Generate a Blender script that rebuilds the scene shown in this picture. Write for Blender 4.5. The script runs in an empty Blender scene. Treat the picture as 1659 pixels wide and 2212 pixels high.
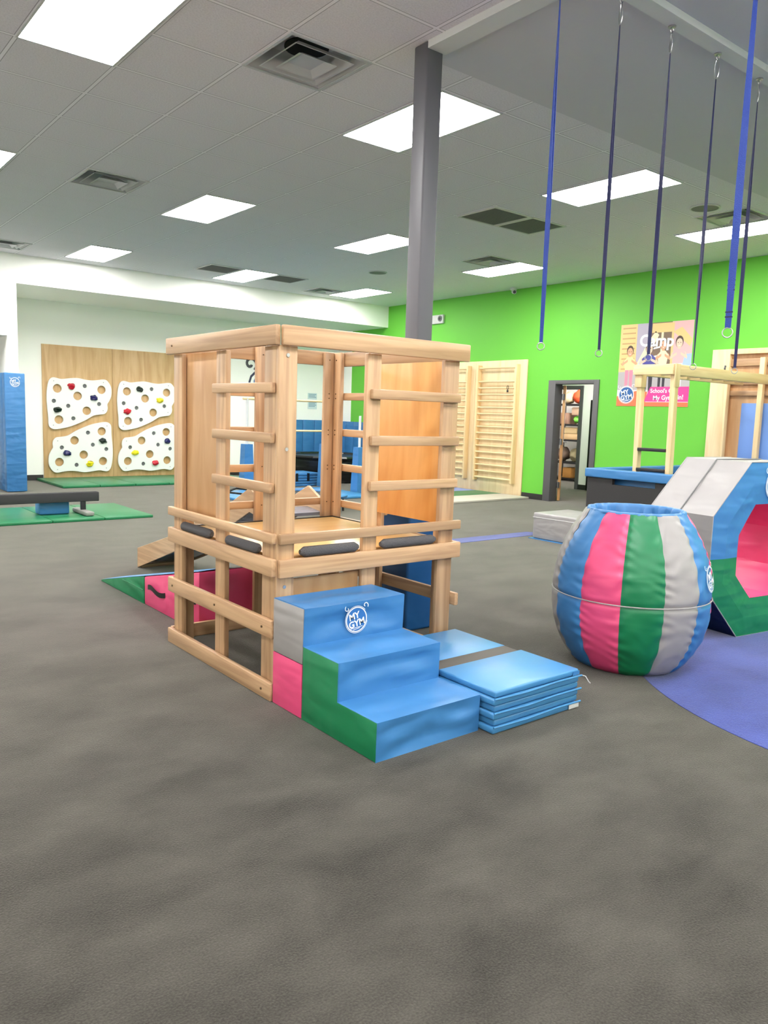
import bpy, bmesh, math, random
from mathutils import Vector, Matrix, noise
random.seed(7)
S = bpy.context.scene
COL = S.collection
PI = math.pi

# ------------------------------------------------------------------ camera
F_PX, YAW, PITCH, ROLL, EYE = 1692.09, math.radians(51.2018), math.radians(7.1428), math.radians(1.8486), 1.4
fw = Vector((math.cos(YAW)*math.cos(PITCH), math.sin(YAW)*math.cos(PITCH), -math.sin(PITCH)))
rt = Vector((math.sin(YAW), -math.cos(YAW), 0)); up = rt.cross(fw)
rt2 = rt*math.cos(ROLL)+up*math.sin(ROLL); up2 = -rt*math.sin(ROLL)+up*math.cos(ROLL)
cd = bpy.data.cameras.new('camera'); cam = bpy.data.objects.new('camera', cd); COL.objects.link(cam)
cd.sensor_fit = 'VERTICAL'; cd.sensor_height = 24; cd.lens = F_PX*24/2212; cd.clip_start = .05; cd.clip_end = 100
M = Matrix((rt2, up2, -fw)).transposed().to_4x4(); M.translation = Vector((0, 0, EYE)); cam.matrix_world = M
S.camera = cam
# ------------------------------------------------------------------ world, view, light level
w = bpy.data.worlds.new('world'); S.world = w; w.use_nodes = True
w.node_tree.nodes['Background'].inputs[0].default_value = (.8, .85, .9, 1); w.node_tree.nodes['Background'].inputs[1].default_value = .3
S.view_settings.view_transform = 'Standard'; S.view_settings.look = 'None'
S.view_settings.exposure = 0.38; S.view_settings.gamma = 1.0; S.view_settings.use_curve_mapping = False
LAMP = 28.5          # emission of the ceiling panels
try:
    S.cycles.use_denoising = True; S.cycles.max_bounces = 8; S.cycles.diffuse_bounces = 5; S.cycles.caustics_reflective = False; S.cycles.caustics_refractive = False
except Exception: pass

# ------------------------------------------------------------------ materials
def lin(h):
    h = h.lstrip('#'); c = [int(h[i:i+2], 16)/255 for i in (0, 2, 4)]
    return tuple((x/12.92 if x <= .04045 else ((x+.055)/1.055)**2.4) for x in c)+(1,)
def newmat(name):
    m = bpy.data.materials.new(name); m.use_nodes = True; nt = m.node_tree
    return m, nt, nt.nodes['Principled BSDF']
def N(nt, t, **kw):
    n = nt.nodes.new(t)
    for k, v in kw.items():
        if k.startswith('i_'): n.inputs[k[2:].replace('_', ' ')].default_value = v
        else: setattr(n, k, v)
    return n
def simple(name, col, rough=.5, metal=0, bump=0, bscale=60, spec=.5):
    m, nt, b = newmat(name)
    b.inputs['Base Color'].default_value = lin(col) if isinstance(col, str) else col
    b.inputs['Roughness'].default_value = rough; b.inputs['Metallic'].default_value = metal; b.inputs['Specular IOR Level'].default_value = spec
    if bump:
        tc = N(nt, 'ShaderNodeTexCoord'); n = N(nt, 'ShaderNodeTexNoise'); n.inputs['Scale'].default_value = bscale; n.inputs['Detail'].default_value = 4
        bp = N(nt, 'ShaderNodeBump'); bp.inputs['Strength'].default_value = bump; bp.inputs['Distance'].default_value = .01
        nt.links.new(tc.outputs['Object'], n.inputs['Vector']); nt.links.new(n.outputs['Fac'], bp.inputs['Height']); nt.links.new(bp.outputs['Normal'], b.inputs['Normal'])
    return m
def vinyl(name, col, rough=.38, wr=.35):
    """coated fabric over foam: soft creases in the normal, slight mottling"""
    m, nt, b = newmat(name); L = nt.links.new
    tc = N(nt, 'ShaderNodeTexCoord'); mp = N(nt, 'ShaderNodeMapping'); L(tc.outputs['Object'], mp.inputs['Vector'])
    mp.inputs['Scale'].default_value = (1, 1, 1.6)
    n1 = N(nt, 'ShaderNodeTexNoise'); n1.inputs['Scale'].default_value = 3.2; n1.inputs['Detail'].default_value = 1.5; n1.inputs['Distortion'].default_value = .7
    n2 = N(nt, 'ShaderNodeTexNoise'); n2.inputs['Scale'].default_value = 420; n2.inputs['Detail'].default_value = 1
    L(mp.outputs['Vector'], n1.inputs['Vector']); L(tc.outputs['Object'], n2.inputs['Vector'])
    b1 = N(nt, 'ShaderNodeBump'); b1.inputs['Strength'].default_value = wr; b1.inputs['Distance'].default_value = .05
    b2 = N(nt, 'ShaderNodeBump'); b2.inputs['Strength'].default_value = .12; b2.inputs['Distance'].default_value = .002
    L(n1.outputs['Fac'], b1.inputs['Height']); L(n2.outputs['Fac'], b2.inputs['Height']); L(b1.outputs['Normal'], b2.inputs['Normal']); L(b2.outputs['Normal'], b.inputs['Normal'])
    mp2 = N(nt, 'ShaderNodeMapping'); mp2.inputs['Scale'].default_value = (2.2, 2.2, 9); mp2.inputs['Rotation'].default_value = (.25, .3, 0); L(tc.outputs['Object'], mp2.inputs['Vector'])
    n3 = N(nt, 'ShaderNodeTexNoise'); n3.inputs['Scale'].default_value = 1.3; n3.inputs['Detail'].default_value = 1; n3.inputs['Distortion'].default_value = .3; L(mp2.outputs[0], n3.inputs['Vector'])
    b3 = N(nt, 'ShaderNodeBump'); b3.inputs['Strength'].default_value = wr; b3.inputs['Distance'].default_value = .03; L(n3.outputs['Fac'], b3.inputs['Height']); L(b3.outputs['Normal'], b1.inputs['Normal'])
    b.inputs['Base Color'].default_value = lin(col); b.inputs['Roughness'].default_value = rough
    return m
def wood(name, axis, c1='#a58160', c2='#c9a57f', rough=.38, fine=26, var=.12):
    m, nt, b = newmat(name); L = nt.links.new
    tc = N(nt, 'ShaderNodeTexCoord'); oi = N(nt, 'ShaderNodeObjectInfo'); mp = N(nt, 'ShaderNodeMapping')
    sc = [fine, fine, fine]; sc[axis] = 1.3; mp.inputs['Scale'].default_value = sc
    va = N(nt, 'ShaderNodeVectorMath', operation='SCALE'); cx = N(nt, 'ShaderNodeCombineXYZ')
    L(oi.outputs['Random'], cx.inputs[0]); L(oi.outputs['Random'], cx.inputs[1]); L(oi.outputs['Random'], cx.inputs[2]); L(cx.outputs[0], va.inputs[0]); va.inputs['Scale'].default_value = 17
    ad = N(nt, 'ShaderNodeVectorMath', operation='ADD'); L(tc.outputs['Object'], mp.inputs['Vector']); L(mp.outputs[0], ad.inputs[0]); L(va.outputs[0], ad.inputs[1])
    n = N(nt, 'ShaderNodeTexNoise'); n.inputs['Scale'].default_value = 1; n.inputs['Detail'].default_value = 5; n.inputs['Distortion'].default_value = .8
    L(ad.outputs[0], n.inputs['Vector'])
    r = N(nt, 'ShaderNodeValToRGB'); r.color_ramp.elements[0].position = .30; r.color_ramp.elements[0].color = lin(c1); r.color_ramp.elements[1].position = .64; r.color_ramp.elements[1].color = lin(c2)
    L(n.outputs['Fac'], r.inputs[0])
    hv = N(nt, 'ShaderNodeHueSaturation'); mr = N(nt, 'ShaderNodeMapRange'); mr.inputs['To Min'].default_value = 1-var; mr.inputs['To Max'].default_value = 1+var
    L(oi.outputs['Random'], mr.inputs[0]); L(mr.outputs[0], hv.inputs['Value']); L(r.outputs[0], hv.inputs['Color']); L(hv.outputs[0], b.inputs['Base Color'])
    b.inputs['Roughness'].default_value = rough
    bp = N(nt, 'ShaderNodeBump'); bp.inputs['Strength'].default_value = .08; bp.inputs['Distance'].default_value = .004; L(n.outputs['Fac'], bp.inputs['Height']); L(bp.outputs[0], b.inputs['Normal'])
    return m
def carpet(name, dark, light, big=1.1):
    m, nt, b = newmat(name); L = nt.links.new
    tc = N(nt, 'ShaderNodeTexCoord'); mp = N(nt, 'ShaderNodeMapping'); mp.inputs['Rotation'].default_value = (0, 0, math.radians(38)); mp.inputs['Scale'].default_value = (.8, 1.25, 1)
    L(tc.outputs['Object'], mp.inputs['Vector'])
    n1 = N(nt, 'ShaderNodeTexNoise'); n1.inputs['Scale'].default_value = big*2.6; n1.inputs['Detail'].default_value = 6; n1.inputs['Roughness'].default_value = .6; n1.inputs['Distortion'].default_value = .2
    n2 = N(nt, 'ShaderNodeTexNoise'); n2.inputs['Scale'].default_value = 160; n2.inputs['Detail'].default_value = 3
    n3 = N(nt, 'ShaderNodeTexNoise'); n3.inputs['Scale'].default_value = .7; n3.inputs['Detail'].default_value = 2
    L(mp.outputs[0], n1.inputs['Vector']); L(tc.outputs['Object'], n2.inputs['Vector']); L(tc.outputs['Object'], n3.inputs['Vector'])
    a = N(nt, 'ShaderNodeMath', operation='MULTIPLY_ADD'); a.inputs[1].default_value = .55; L(n2.outputs['Fac'], a.inputs[0])
    a0 = N(nt, 'ShaderNodeMath', operation='MULTIPLY_ADD'); a0.inputs[1].default_value = .35; a0.inputs[2].default_value = -.14; L(n3.outputs['Fac'], a0.inputs[0])
    a1 = N(nt, 'ShaderNodeMath', operation='MULTIPLY_ADD'); a1.inputs[1].default_value = .78; L(n1.outputs['Fac'], a1.inputs[0]); L(a0.outputs[0], a1.inputs[2]); L(a1.outputs[0], a.inputs[2])
    r = N(nt, 'ShaderNodeValToRGB'); r.color_ramp.elements[0].position = .42; r.color_ramp.elements[0].color = lin(dark); r.color_ramp.elements[1].position = .98; r.color_ramp.elements[1].color = lin(light)
    L(a.outputs[0], r.inputs[0]); L(r.outputs[0], b.inputs['Base Color'])
    b.inputs['Roughness'].default_value = 1; b.inputs['Specular IOR Level'].default_value = .15
    b.inputs['Sheen Weight'].default_value = .55; b.inputs['Sheen Roughness'].default_value = .35; b.inputs['Sheen Tint'].default_value = (.95, .9, .83, 1)
    bp = N(nt, 'ShaderNodeBump'); bp.inputs['Strength'].default_value = .5; bp.inputs['Distance'].default_value = .004; L(n2.outputs['Fac'], bp.inputs['Height']); L(bp.outputs[0], b.inputs['Normal'])
    return m
def tiles(name):
    m, nt, b = newmat(name); L = nt.links.new
    tc = N(nt, 'ShaderNodeTexCoord'); sp = N(nt, 'ShaderNodeSeparateXYZ'); L(tc.outputs['Object'], sp.inputs[0])
    outs = []
    for ax, (o, p) in enumerate(((3.8485, .615), (7.95, .61))):
        s = N(nt, 'ShaderNodeMath', operation='SUBTRACT'); s.inputs[1].default_value = o-20*p; L(sp.outputs[ax], s.inputs[0])
        d = N(nt, 'ShaderNodeMath', operation='DIVIDE'); d.inputs[1].default_value = p; L(s.outputs[0], d.inputs[0])
        f = N(nt, 'ShaderNodeMath', operation='FRACT'); L(d.outputs[0], f.inputs[0])
        c = N(nt, 'ShaderNodeMath', operation='SUBTRACT'); c.inputs[1].default_value = .5; L(f.outputs[0], c.inputs[0])
        a = N(nt, 'ShaderNodeMath', operation='ABSOLUTE'); L(c.outputs[0], a.inputs[0]); outs.append(a)
    mx = N(nt, 'ShaderNodeMath', operation='MAXIMUM'); L(outs[0].outputs[0], mx.inputs[0]); L(outs[1].outputs[0], mx.inputs[1])
    bar = N(nt, 'ShaderNodeMath', operation='GREATER_THAN'); bar.inputs[1].default_value = .482; L(mx.outputs[0], bar.inputs[0])
    edge = N(nt, 'ShaderNodeMath', operation='GREATER_THAN'); edge.inputs[1].default_value = .474; L(mx.outputs[0], edge.inputs[0])
    n = N(nt, 'ShaderNodeTexNoise'); n.inputs['Scale'].default_value = 90; n.inputs['Detail'].default_value = 4; L(tc.outputs['Object'], n.inputs['Vector'])
    r = N(nt, 'ShaderNodeValToRGB'); r.color_ramp.elements[0].position = .35; r.color_ramp.elements[0].color = lin('#dcd9de'); r.color_ramp.elements[1].position = .6; r.color_ramp.elements[1].color = lin('#e8e5ea'); L(n.outputs['Fac'], r.inputs[0])
    m1 = N(nt, 'ShaderNodeMix', data_type='RGBA'); L(edge.outputs[0], m1.inputs[0]); L(r.outputs[0], m1.inputs[6]); m1.inputs[7].default_value = lin('#a5a4a8')
    m2 = N(nt, 'ShaderNodeMix', data_type='RGBA'); L(bar.outputs[0], m2.inputs[0]); L(m1.outputs[2], m2.inputs[6]); m2.inputs[7].default_value = lin('#f4f2f6')
    L(m2.outputs[2], b.inputs['Base Color']); b.inputs['Roughness'].default_value = .9
    bp = N(nt, 'ShaderNodeBump'); bp.inputs['Strength'].default_value = .3; bp.inputs['Distance'].default_value = .003; L(n.outputs['Fac'], bp.inputs['Height']); L(bp.outputs[0], b.inputs['Normal'])
    return m
def emis(name, col, s):
    m, nt, b = newmat(name); b.inputs['Base Color'].default_value = (.8, .8, .8, 1); b.inputs['Emission Color'].default_value = col; b.inputs['Emission Strength'].default_value = s
    return m

m_carpet = carpet('grey_carpet', '#1f1d1b', '#53504a')
m_carpet_blue = carpet('blue_carpet', '#232f70', '#42529f')
m_tiles = tiles('acoustic_tiles')
m_drywall = simple('ceiling_drywall', '#cfcdd2', .8, bump=.1, bscale=40)
m_white = simple('white_wall_paint', '#fcfbf6', .75, bump=.08, bscale=80)
m_beam = simple('white_beam_paint', '#d9dada', .6)
m_green = simple('green_wall_paint', '#68c13c', .6, bump=.08, bscale=80)
m_base = simple('dark_baseboard', '#2c2b2a', .5)
m_column = simple('grey_column_paint', '#5f5e64', .45)
m_frame_grey = simple('grey_door_frame_paint', '#5c5a5c', .45)
WD = [wood('maple_wood_x', 0), wood('maple_wood_y', 1), wood('maple_wood_z', 2)]
m_ply = wood('plywood_sheet', 2, '#b8895a', '#cda377', .35, 9, .05)
m_plyh = wood('plywood_deck', 0, '#d3a05c', '#e0b678', .28, 7, .05)
m_ply_honey = wood('honey_plywood', 2, '#cf924f', '#dfaa6a', .3, 8, .02)
m_ply_tan = wood('tan_plywood', 2, '#c09764', '#d4b080', .5, 12, .04)
m_ply_pale = wood('pale_plywood', 2, '#e0c496', '#ecd5ac', .5, 10, .04)
m_pale = [wood('pale_wood_x', 0, '#dcbd8c', '#edd3a4', .45, 24, .05), wood('pale_wood_y', 1, '#dcbd8c', '#edd3a4', .45, 24, .05), wood('pale_wood_z', 2, '#dcbd8c', '#edd3a4', .45, 24, .05)]
m_blue = vinyl('blue_vinyl', '#3c79b2'); m_blue_lt = vinyl('light_blue_vinyl', '#4586ba', .33, .15); m_blue_dk = vinyl('dark_blue_vinyl', '#1c5690')
m_pink = vinyl('pink_vinyl', '#e04d7d'); m_greenv = vinyl('green_vinyl', '#14784c'); m_greyv = vinyl('grey_vinyl', '#9b9796')
m_matgreen = vinyl('green_mat_vinyl', '#22774b', .35, .1); m_navyv = vinyl('navy_vinyl', '#15223e')
m_matgreyv = vinyl('warm_grey_mat_vinyl', '#c5beb4', .5, .1)
m_felt = simple('charcoal_felt', '#6a686a', 1, bump=1.0, bscale=260, spec=.1); m_felt_dk = simple('dark_carpeting', '#454444', 1, bump=.9, bscale=200, spec=.1)
m_black = simple('black_plastic', '#0d0d0f', .4); m_blackv = vinyl('black_vinyl', '#101012', .35, .3)
m_steel = simple('brushed_steel', '#b9b9bb', .3, 1); m_dsteel = simple('dark_steel', '#3a3a3e', .4, .6)
m_webdk = simple('navy_webbing', '#0a1048', .55, bump=.4, bscale=300); m_webbl = simple('royal_blue_webbing', '#12368f', .5, bump=.4, bscale=300)
m_panelwhite = simple('white_board', '#f3f3ef', .35); m_metalwhite = simple('white_metal', '#d9d9d8', .45)
m_vent = simple('vent_white_metal', '#c2c3c4', .4); m_ventdk = simple('duct_black', '#101010', .8); m_grille = simple('grille_grey', '#6d6e6f', .6)
m_print = simple('white_print', '#eef2f6', .5); m_logoblue = simple('logo_blue', '#2b5f9e', .5)
m_screw = simple('screw_head', '#6b5640', .35, .7); m_silver = simple('silver_screw', '#c9c9c9', .25, 1)
m_fill_lamp = emis('added_corridor_glow', (1, .985, .96, 1), 55)  # glow of the added corridor lamps, strong enough to whiten the walls there
m_lamp = emis('lit_lamp_diffuser', (1, .985, .96, 1), LAMP)

# ------------------------------------------------------------------ geometry helpers
class G:
    def __init__(s): s.v = []; s.f = []; s.m = []
    def add(s, vs, fs, mi=0):
        o = len(s.v); s.v += [Vector(v) for v in vs]; s.f += [tuple(i+o for i in f) for f in fs]; s.m += [mi]*len(fs); return s
    def box(s, x0, x1, y0, y1, z0, z1, bev=0, seg=2, mi=0, mat=None):
        bm = bmesh.new(); bmesh.ops.create_cube(bm, size=1)
        for v in bm.verts: v.co = Vector(((x0+x1)/2+v.co.x*(x1-x0), (y0+y1)/2+v.co.y*(y1-y0), (z0+z1)/2+v.co.z*(z1-z0)))
        if bev: bmesh.ops.bevel(bm, geom=bm.edges[:], offset=min(bev, .49*min(abs(x1-x0), abs(y1-y0), abs(z1-z0))), segments=seg, profile=.5, affect='EDGES')
        bm.verts.index_update(); vs = [v.co.copy() for v in bm.verts]
        if mat: vs = [mat @ v for v in vs]
        s.add(vs, [[v.index for v in f.verts] for f in bm.faces], mi); bm.free(); return s
    def prism(s, poly, a0, a1, plane='yz', bev=0, seg=2, mi=0):
        """poly in the named plane, pushed along the third axis"""
        def P(u, v, a): return {'yz': (a, u, v), 'xz': (u, a, v), 'xy': (u, v, a)}[plane]
        bm = bmesh.new(); lo = [bm.verts.new(P(u, v, a0)) for u, v in poly]; hi = [bm.verts.new(P(u, v, a1)) for u, v in poly]; n = len(poly)
        bm.faces.new(lo); bm.faces.new(hi[::-1])
        for i in range(n): bm.faces.new((lo[i], hi[i], hi[(i+1) % n], lo[(i+1) % n]))
        bmesh.ops.recalc_face_normals(bm, faces=bm.faces[:])
        if bev: bmesh.ops.bevel(bm, geom=bm.edges[:], offset=bev, segments=seg, profile=.5, affect='EDGES')
        bm.verts.index_update(); s.add([v.co.copy() for v in bm.verts], [[v.index for v in f.verts] for f in bm.faces], mi); bm.free(); return s
    def tube(s, path, r, n=12, closed=False, mi=0, cap=True):
        P = [Vector(p) for p in path]; k = len(P); rings = []; prev = None
        for i, p in enumerate(P):
            if closed: t = P[(i+1) % k]-P[i-1]
            else: t = P[min(i+1, k-1)]-P[max(i-1, 0)]
            t.normalize()
            if prev is None:
                a = Vector((0, 0, 1)) if abs(t.z) < .9 else Vector((1, 0, 0)); u = t.cross(a).normalized()
            else: u = (prev-t*prev.dot(t)).normalized()
            prev = u; q = t.cross(u); rr = r[i] if isinstance(r, (list, tuple)) else r
            rings.append([p+(u*math.cos(2*PI*j/n)+q*math.sin(2*PI*j/n))*rr for j in range(n)])
        vs = [v for R in rings for v in R]; fs = []
        for i in range(k if closed else k-1):
            a, b = i*n, ((i+1) % k)*n
            for j in range(n): fs.append((a+j, a+(j+1) % n, b+(j+1) % n, b+j))
        if cap and not closed: fs.append(tuple(range(n))[::-1]); fs.append(tuple((k-1)*n+j for j in range(n)))
        return s.add(vs, fs, mi)
    def lathe(s, prof, c, n=48, mi=0, a0=0, a1=2*PI, fn=None):
        full = abs(a1-a0-2*PI) < 1e-6; m = n if full else n+1; vs = []; fs = []
        for (r, z) in prof:
            for j in range(m):
                a = a0+(a1-a0)*j/n; rr = r+(fn(r, z, a) if fn else 0)
                vs.append((c[0]+rr*math.cos(a), c[1]+rr*math.sin(a), c[2]+z))
        for i in range(len(prof)-1):
            for j in range(n): fs.append((i*m+j, i*m+(j+1) % m, (i+1)*m+(j+1) % m, (i+1)*m+j))
        return s.add(vs, fs, mi)
    def disc(s, c, r, axis='y', n=24, mi=0, t=.004, ry=None):
        pts = [(r*math.cos(2*PI*i/n), (ry or r)*math.sin(2*PI*i/n)) for i in range(n)]
        if axis == 'y': return s.prism([(c[0]+a, c[2]+b) for a, b in pts], c[1]-t/2, c[1]+t/2, 'xz', mi=mi)
        if axis == 'x': return s.prism([(c[1]+a, c[2]+b) for a, b in pts], c[0]-t/2, c[0]+t/2, 'yz', mi=mi)
        return s.prism([(c[0]+a, c[1]+b) for a, b in pts], c[2]-t/2, c[2]+t/2, 'xy', mi=mi)
    def grid(s, fn, nu, nv, mi=0):
        vs = [fn(i/nu, j/nv) for i in range(nu+1) for j in range(nv+1)]
        return s.add(vs, [(i*(nv+1)+j, (i+1)*(nv+1)+j, (i+1)*(nv+1)+j+1, i*(nv+1)+j+1) for i in range(nu) for j in range(nv)], mi)
    def tf(s, M):
        s.v = [M @ v for v in s.v]; return s
def wloc(o):
    p = Vector((0, 0, 0))
    while o: p += o.location; o = o.parent
    return p
def build(name, g, mat, parent=None, loc=None, smooth=40, label=None):
    me = bpy.data.meshes.new(name); o0 = wloc(parent) if parent else Vector(loc or (0, 0, 0))
    me.from_pydata([tuple(v-o0) for v in g.v], [], g.f)
    for mm in (mat if isinstance(mat, (list, tuple)) else [mat]): me.materials.append(mm)
    me.polygons.foreach_set('material_index', g.m)
    bm = bmesh.new(); bm.from_mesh(me); bmesh.ops.recalc_face_normals(bm, faces=bm.faces[:]); bm.to_mesh(me); bm.free()
    if smooth:
        me.polygons.foreach_set('use_smooth', [True]*len(me.polygons)); me.set_sharp_from_angle(angle=math.radians(smooth))
    me.update()
    o = bpy.data.objects.new(name, me); COL.objects.link(o)
    if parent: o.parent = parent
    else: o.location = o0
    if label: o['label'] = label
    return o
def thing(name, label, cat, loc=(0, 0, 0), group=None):
    o = bpy.data.objects.new(name, None); o.empty_display_size = .1; COL.objects.link(o); o.location = loc; o['label'] = label; o['category'] = cat
    if group: o['group'] = group
    return o
def tag(o, label, cat, group=None):
    o['label'] = label; o['category'] = cat
    if group: o['group'] = group
    return o
def struct(name, g, mat, **k):
    o = build(name, g, mat, **k); o['kind'] = 'structure'; return o
def copy_tree(root, loc, label):
    r = root.copy(); COL.objects.link(r); r.location = loc; r['label'] = label
    def rec(a, b):
        for ch in list(a.children):
            c = ch.copy(); COL.objects.link(c); c.parent = b; rec(ch, c)
    rec(root, r); return r
def text2d(txt, size, bold=.0, shear=0):
    cu = bpy.data.curves.new('t', 'FONT'); cu.body = txt; cu.size = size; cu.offset = bold*size; cu.shear = shear; cu.align_x = 'CENTER'; cu.align_y = 'CENTER'; cu.resolution_u = 4
    ob = bpy.data.objects.new('t', cu); COL.objects.link(ob); dg = bpy.context.evaluated_depsgraph_get(); dg.update()
    me = bpy.data.meshes.new_from_object(ob.evaluated_get(dg)); vs = [(v.co.x, v.co.y) for v in me.vertices]; fs = [tuple(p.vertices) for p in me.polygons]
    bpy.data.objects.remove(ob); bpy.data.curves.remove(cu); bpy.data.meshes.remove(me); return vs, fs
def plate2d(outline, holes, t):
    """flat plate with real holes, in x/z, front at y=0, back at y=t"""
    cu = bpy.data.curves.new('p', 'CURVE'); cu.dimensions = '2D'; cu.fill_mode = 'BOTH'; cu.extrude = t/2
    for pts in [outline]+holes:
        sp = cu.splines.new('POLY'); sp.points.add(len(pts)-1); sp.use_cyclic_u = True
        for p, q in zip(sp.points, pts): p.co = (q[0], q[1], 0, 1)
    ob = bpy.data.objects.new('p', cu); COL.objects.link(ob); dg = bpy.context.evaluated_depsgraph_get(); dg.update()
    me = bpy.data.meshes.new_from_object(ob.evaluated_get(dg)); vs = [Vector((v.co.x, -v.co.z+t/2, v.co.y)) for v in me.vertices]; fs = [tuple(p.vertices) for p in me.polygons]
    bpy.data.objects.remove(ob); bpy.data.curves.remove(cu); bpy.data.meshes.remove(me); return vs, fs
def smooth_closed(pts, k=5):
    out = []; n = len(pts)
    for i in range(n):
        p0, p1, p2, p3 = [Vector((*pts[(i+j) % n], 0)) for j in (-1, 0, 1, 2)]
        for s_ in range(k):
            t = s_/k; out.append(tuple((.5*((2*p1)+(-p0+p2)*t+(2*p0-5*p1+4*p2-p3)*t*t+(-p0+3*p1-3*p2+p3)*t**3))[:2]))
    return out
def circ(c, r, n=28): return [(c[0]+r*math.cos(2*PI*i/n), c[1]+r*math.sin(2*PI*i/n)) for i in range(n)]
def band2d(pts, w):
    vs = []; n = len(pts)
    for i, p in enumerate(pts):
        a = Vector(pts[max(i-1, 0)]); b = Vector(pts[min(i+1, n-1)]); t = (b-a).normalized(); nn = Vector((-t.y, t.x))*w/2
        vs += [tuple(Vector(p)+nn), tuple(Vector(p)-nn)]
    return vs, [(2*i, 2*i+1, 2*i+3, 2*i+2) for i in range(n-1)]
def emblem_parts():
    """round gym emblem on a unit square: ring, two words, underline, curls"""
    W = []; tilt = math.radians(12)
    def ring(r0, r1, a0=0, a1=2*PI, n=48): return band2d([((r0+r1)/2*math.cos(a0+(a1-a0)*i/n), (r0+r1)/2*math.sin(a0+(a1-a0)*i/n)) for i in range(n+1)], r1-r0)
    W.append(ring(.415, .455)); W.append(ring(.475, .49, .7, 2*PI-.2))
    for txt, sz, x, y in (('MY', .33, -.1, .12), ('GYM', .33, .02, -.14)):
        vs, fs = text2d(txt, sz, .03); c, s_ = math.cos(tilt), math.sin(tilt); W.append(([(x+a*c-b*s_, y+a*s_+b*c) for a, b in vs], fs))
    for x0, x1, y in ((-.25, .27, -.29), (-.14, .16, -.34)): W.append(band2d([(x0, y-.03), (x1, y+.03)], .022))
    sp = [(-.40+(.12-.011*i)*math.cos(2.2+i*.55), .42+(.12-.011*i)*math.sin(2.2+i*.55)) for i in range(10)]; W.append(band2d(sp, .025))
    sp = [(.38+(.13-.011*i)*math.cos(-.6+i*.55), .47+(.13-.011*i)*math.sin(-.6+i*.55)) for i in range(10)]; W.append(band2d(sp, .03))
    D = (circ((0, 0), .41, 40), [tuple(range(40))])
    return W, D
EMB = emblem_parts()
def emblem(parent, fn, with_disc=None, white=None, name='emblem'):
    """fn(u, v, lift) -> world point"""
    g = G()
    for vs, fs in EMB[0]: g.add([fn(u, v, .0025) for u, v in vs], fs)
    e = build(name, g, white or m_print, parent, smooth=0)
    if with_disc:
        g = G(); g.add([fn(u, v, .0012) for u, v in EMB[1][0]], EMB[1][1]); build('emblem_disc', g, with_disc, e, smooth=0, label='dark blue disc behind the lettering')
    return e
def bolt(parent, p, axis, r=.006, mat=None):
    g = G(); g.disc(p, r, axis, 12, t=.004); return build('screw', g, mat or m_screw, parent, smooth=0)

# ------------------------------------------------------------------ room shell
X0, X1, Y0, Y1, YB, ZC = -2.6, 10.589, -4.2, 13.23, 15.0, 3.644
g = G(); g.box(X0-.2, 16.5, Y0-.2, YB+.2, -.1, 0); struct('floor', g, m_carpet, smooth=0)
g = G(); g.prism([(5.12+1.76*math.cos(2*PI*i/96), 1.22+1.76*math.sin(2*PI*i/96)) for i in range(96)], 0, .0025, 'xy'); struct('trim_1', g, m_carpet_blue, smooth=0)
g = G(); g.prism([(5.98, 6.17), (7.62, 6.17), (7.42, 6.40), (6.2, 6.42), (6.22, 7.3), (5.98, 7.3)], 0, .0025, 'xy'); struct('trim_2', g, m_carpet_blue, smooth=0)
VENTS = [(2.926, 4.595), (2.926, 8.255), (2.926, 12.525), (8.461, 4.595), (8.461, 8.255), (8.461, 12.525)]
g = G(); yprev = Y0-.2
for vy in (4.595, 8.255, 12.525):
    g.box(X0-.2, X1+.2, yprev, vy-.295, ZC, ZC+.1); xp = X0-.2
    for vx in (2.926, 8.461): g.box(xp, vx-.295, vy-.295, vy+.295, ZC, ZC+.1); xp = vx+.295
    g.box(xp, X1+.2, vy-.295, vy+.295, ZC, ZC+.1); yprev = vy+.295
g.box(X0-.2, X1+.2, yprev, Y1+.05, ZC, ZC+.1); struct('ceiling', g, m_tiles, smooth=0)
# plain plasterboard field of the ceiling inside the beams, and the beams
g = G(); g.box(3.44, X1-.001, 2.72, 4.0, ZC-.004, ZC); g.box(3.44, X1-.001, Y0, 2.62, ZC-.004, ZC); struct('trim_3', g, m_drywall, smooth=0)
g = G(); g.box(3.296, 3.44, Y0, 3.82, 3.6, ZC); struct('trim_4', g, m_beam, smooth=0)
g = G(); g.box(3.44, X1-.001, 2.62, 2.72, 3.6, ZC-.004); struct('trim_5', g, m_beam, smooth=0)
# green wall on the right, with the doorway cut out
DY0, DY1, DZ = 7.833, 8.697, 1.987
g = G(); g.box(X1, X1+.15, Y0-.2, DY0, 0, ZC); g.box(X1, X1+.15, DY1, 14.49, 0, ZC); g.box(X1, X1+.15, DY0, DY1, DZ, ZC); struct('wall_right', g, m_green, smooth=0)
g = G(); g.box(X1, X1+.15, 14.49, YB+.15, 0, ZC); g.box(3.1, X1+.15, YB, YB+.15, 0, ZC); struct('wall_back', g, m_white, smooth=0)
g = G(); g.box(3.1, 3.25, 13.23, YB, 0, 3.21); struct('wall_pier', g, m_white, smooth=0)
g = G(); g.box(3.1, X1, Y1, YB, 3.21, ZC); g.box(X0, 3.1, Y1, YB, 2.41, ZC); struct('wall_soffit', g, m_white, smooth=0)
g = G(); g.box(X0, 3.1, YB, YB+.15, 0, 2.41); struct('wall_back_left', g, m_white, smooth=0)
g = G(); g.box(X0-.15, X0, Y0-.2, YB+.15, 0, ZC); struct('wall_left', g, m_white, smooth=0)
g = G(); g.box(X0, X1, Y0-.15, Y0, 0, ZC); struct('wall_front', g, m_white, smooth=0)
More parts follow.
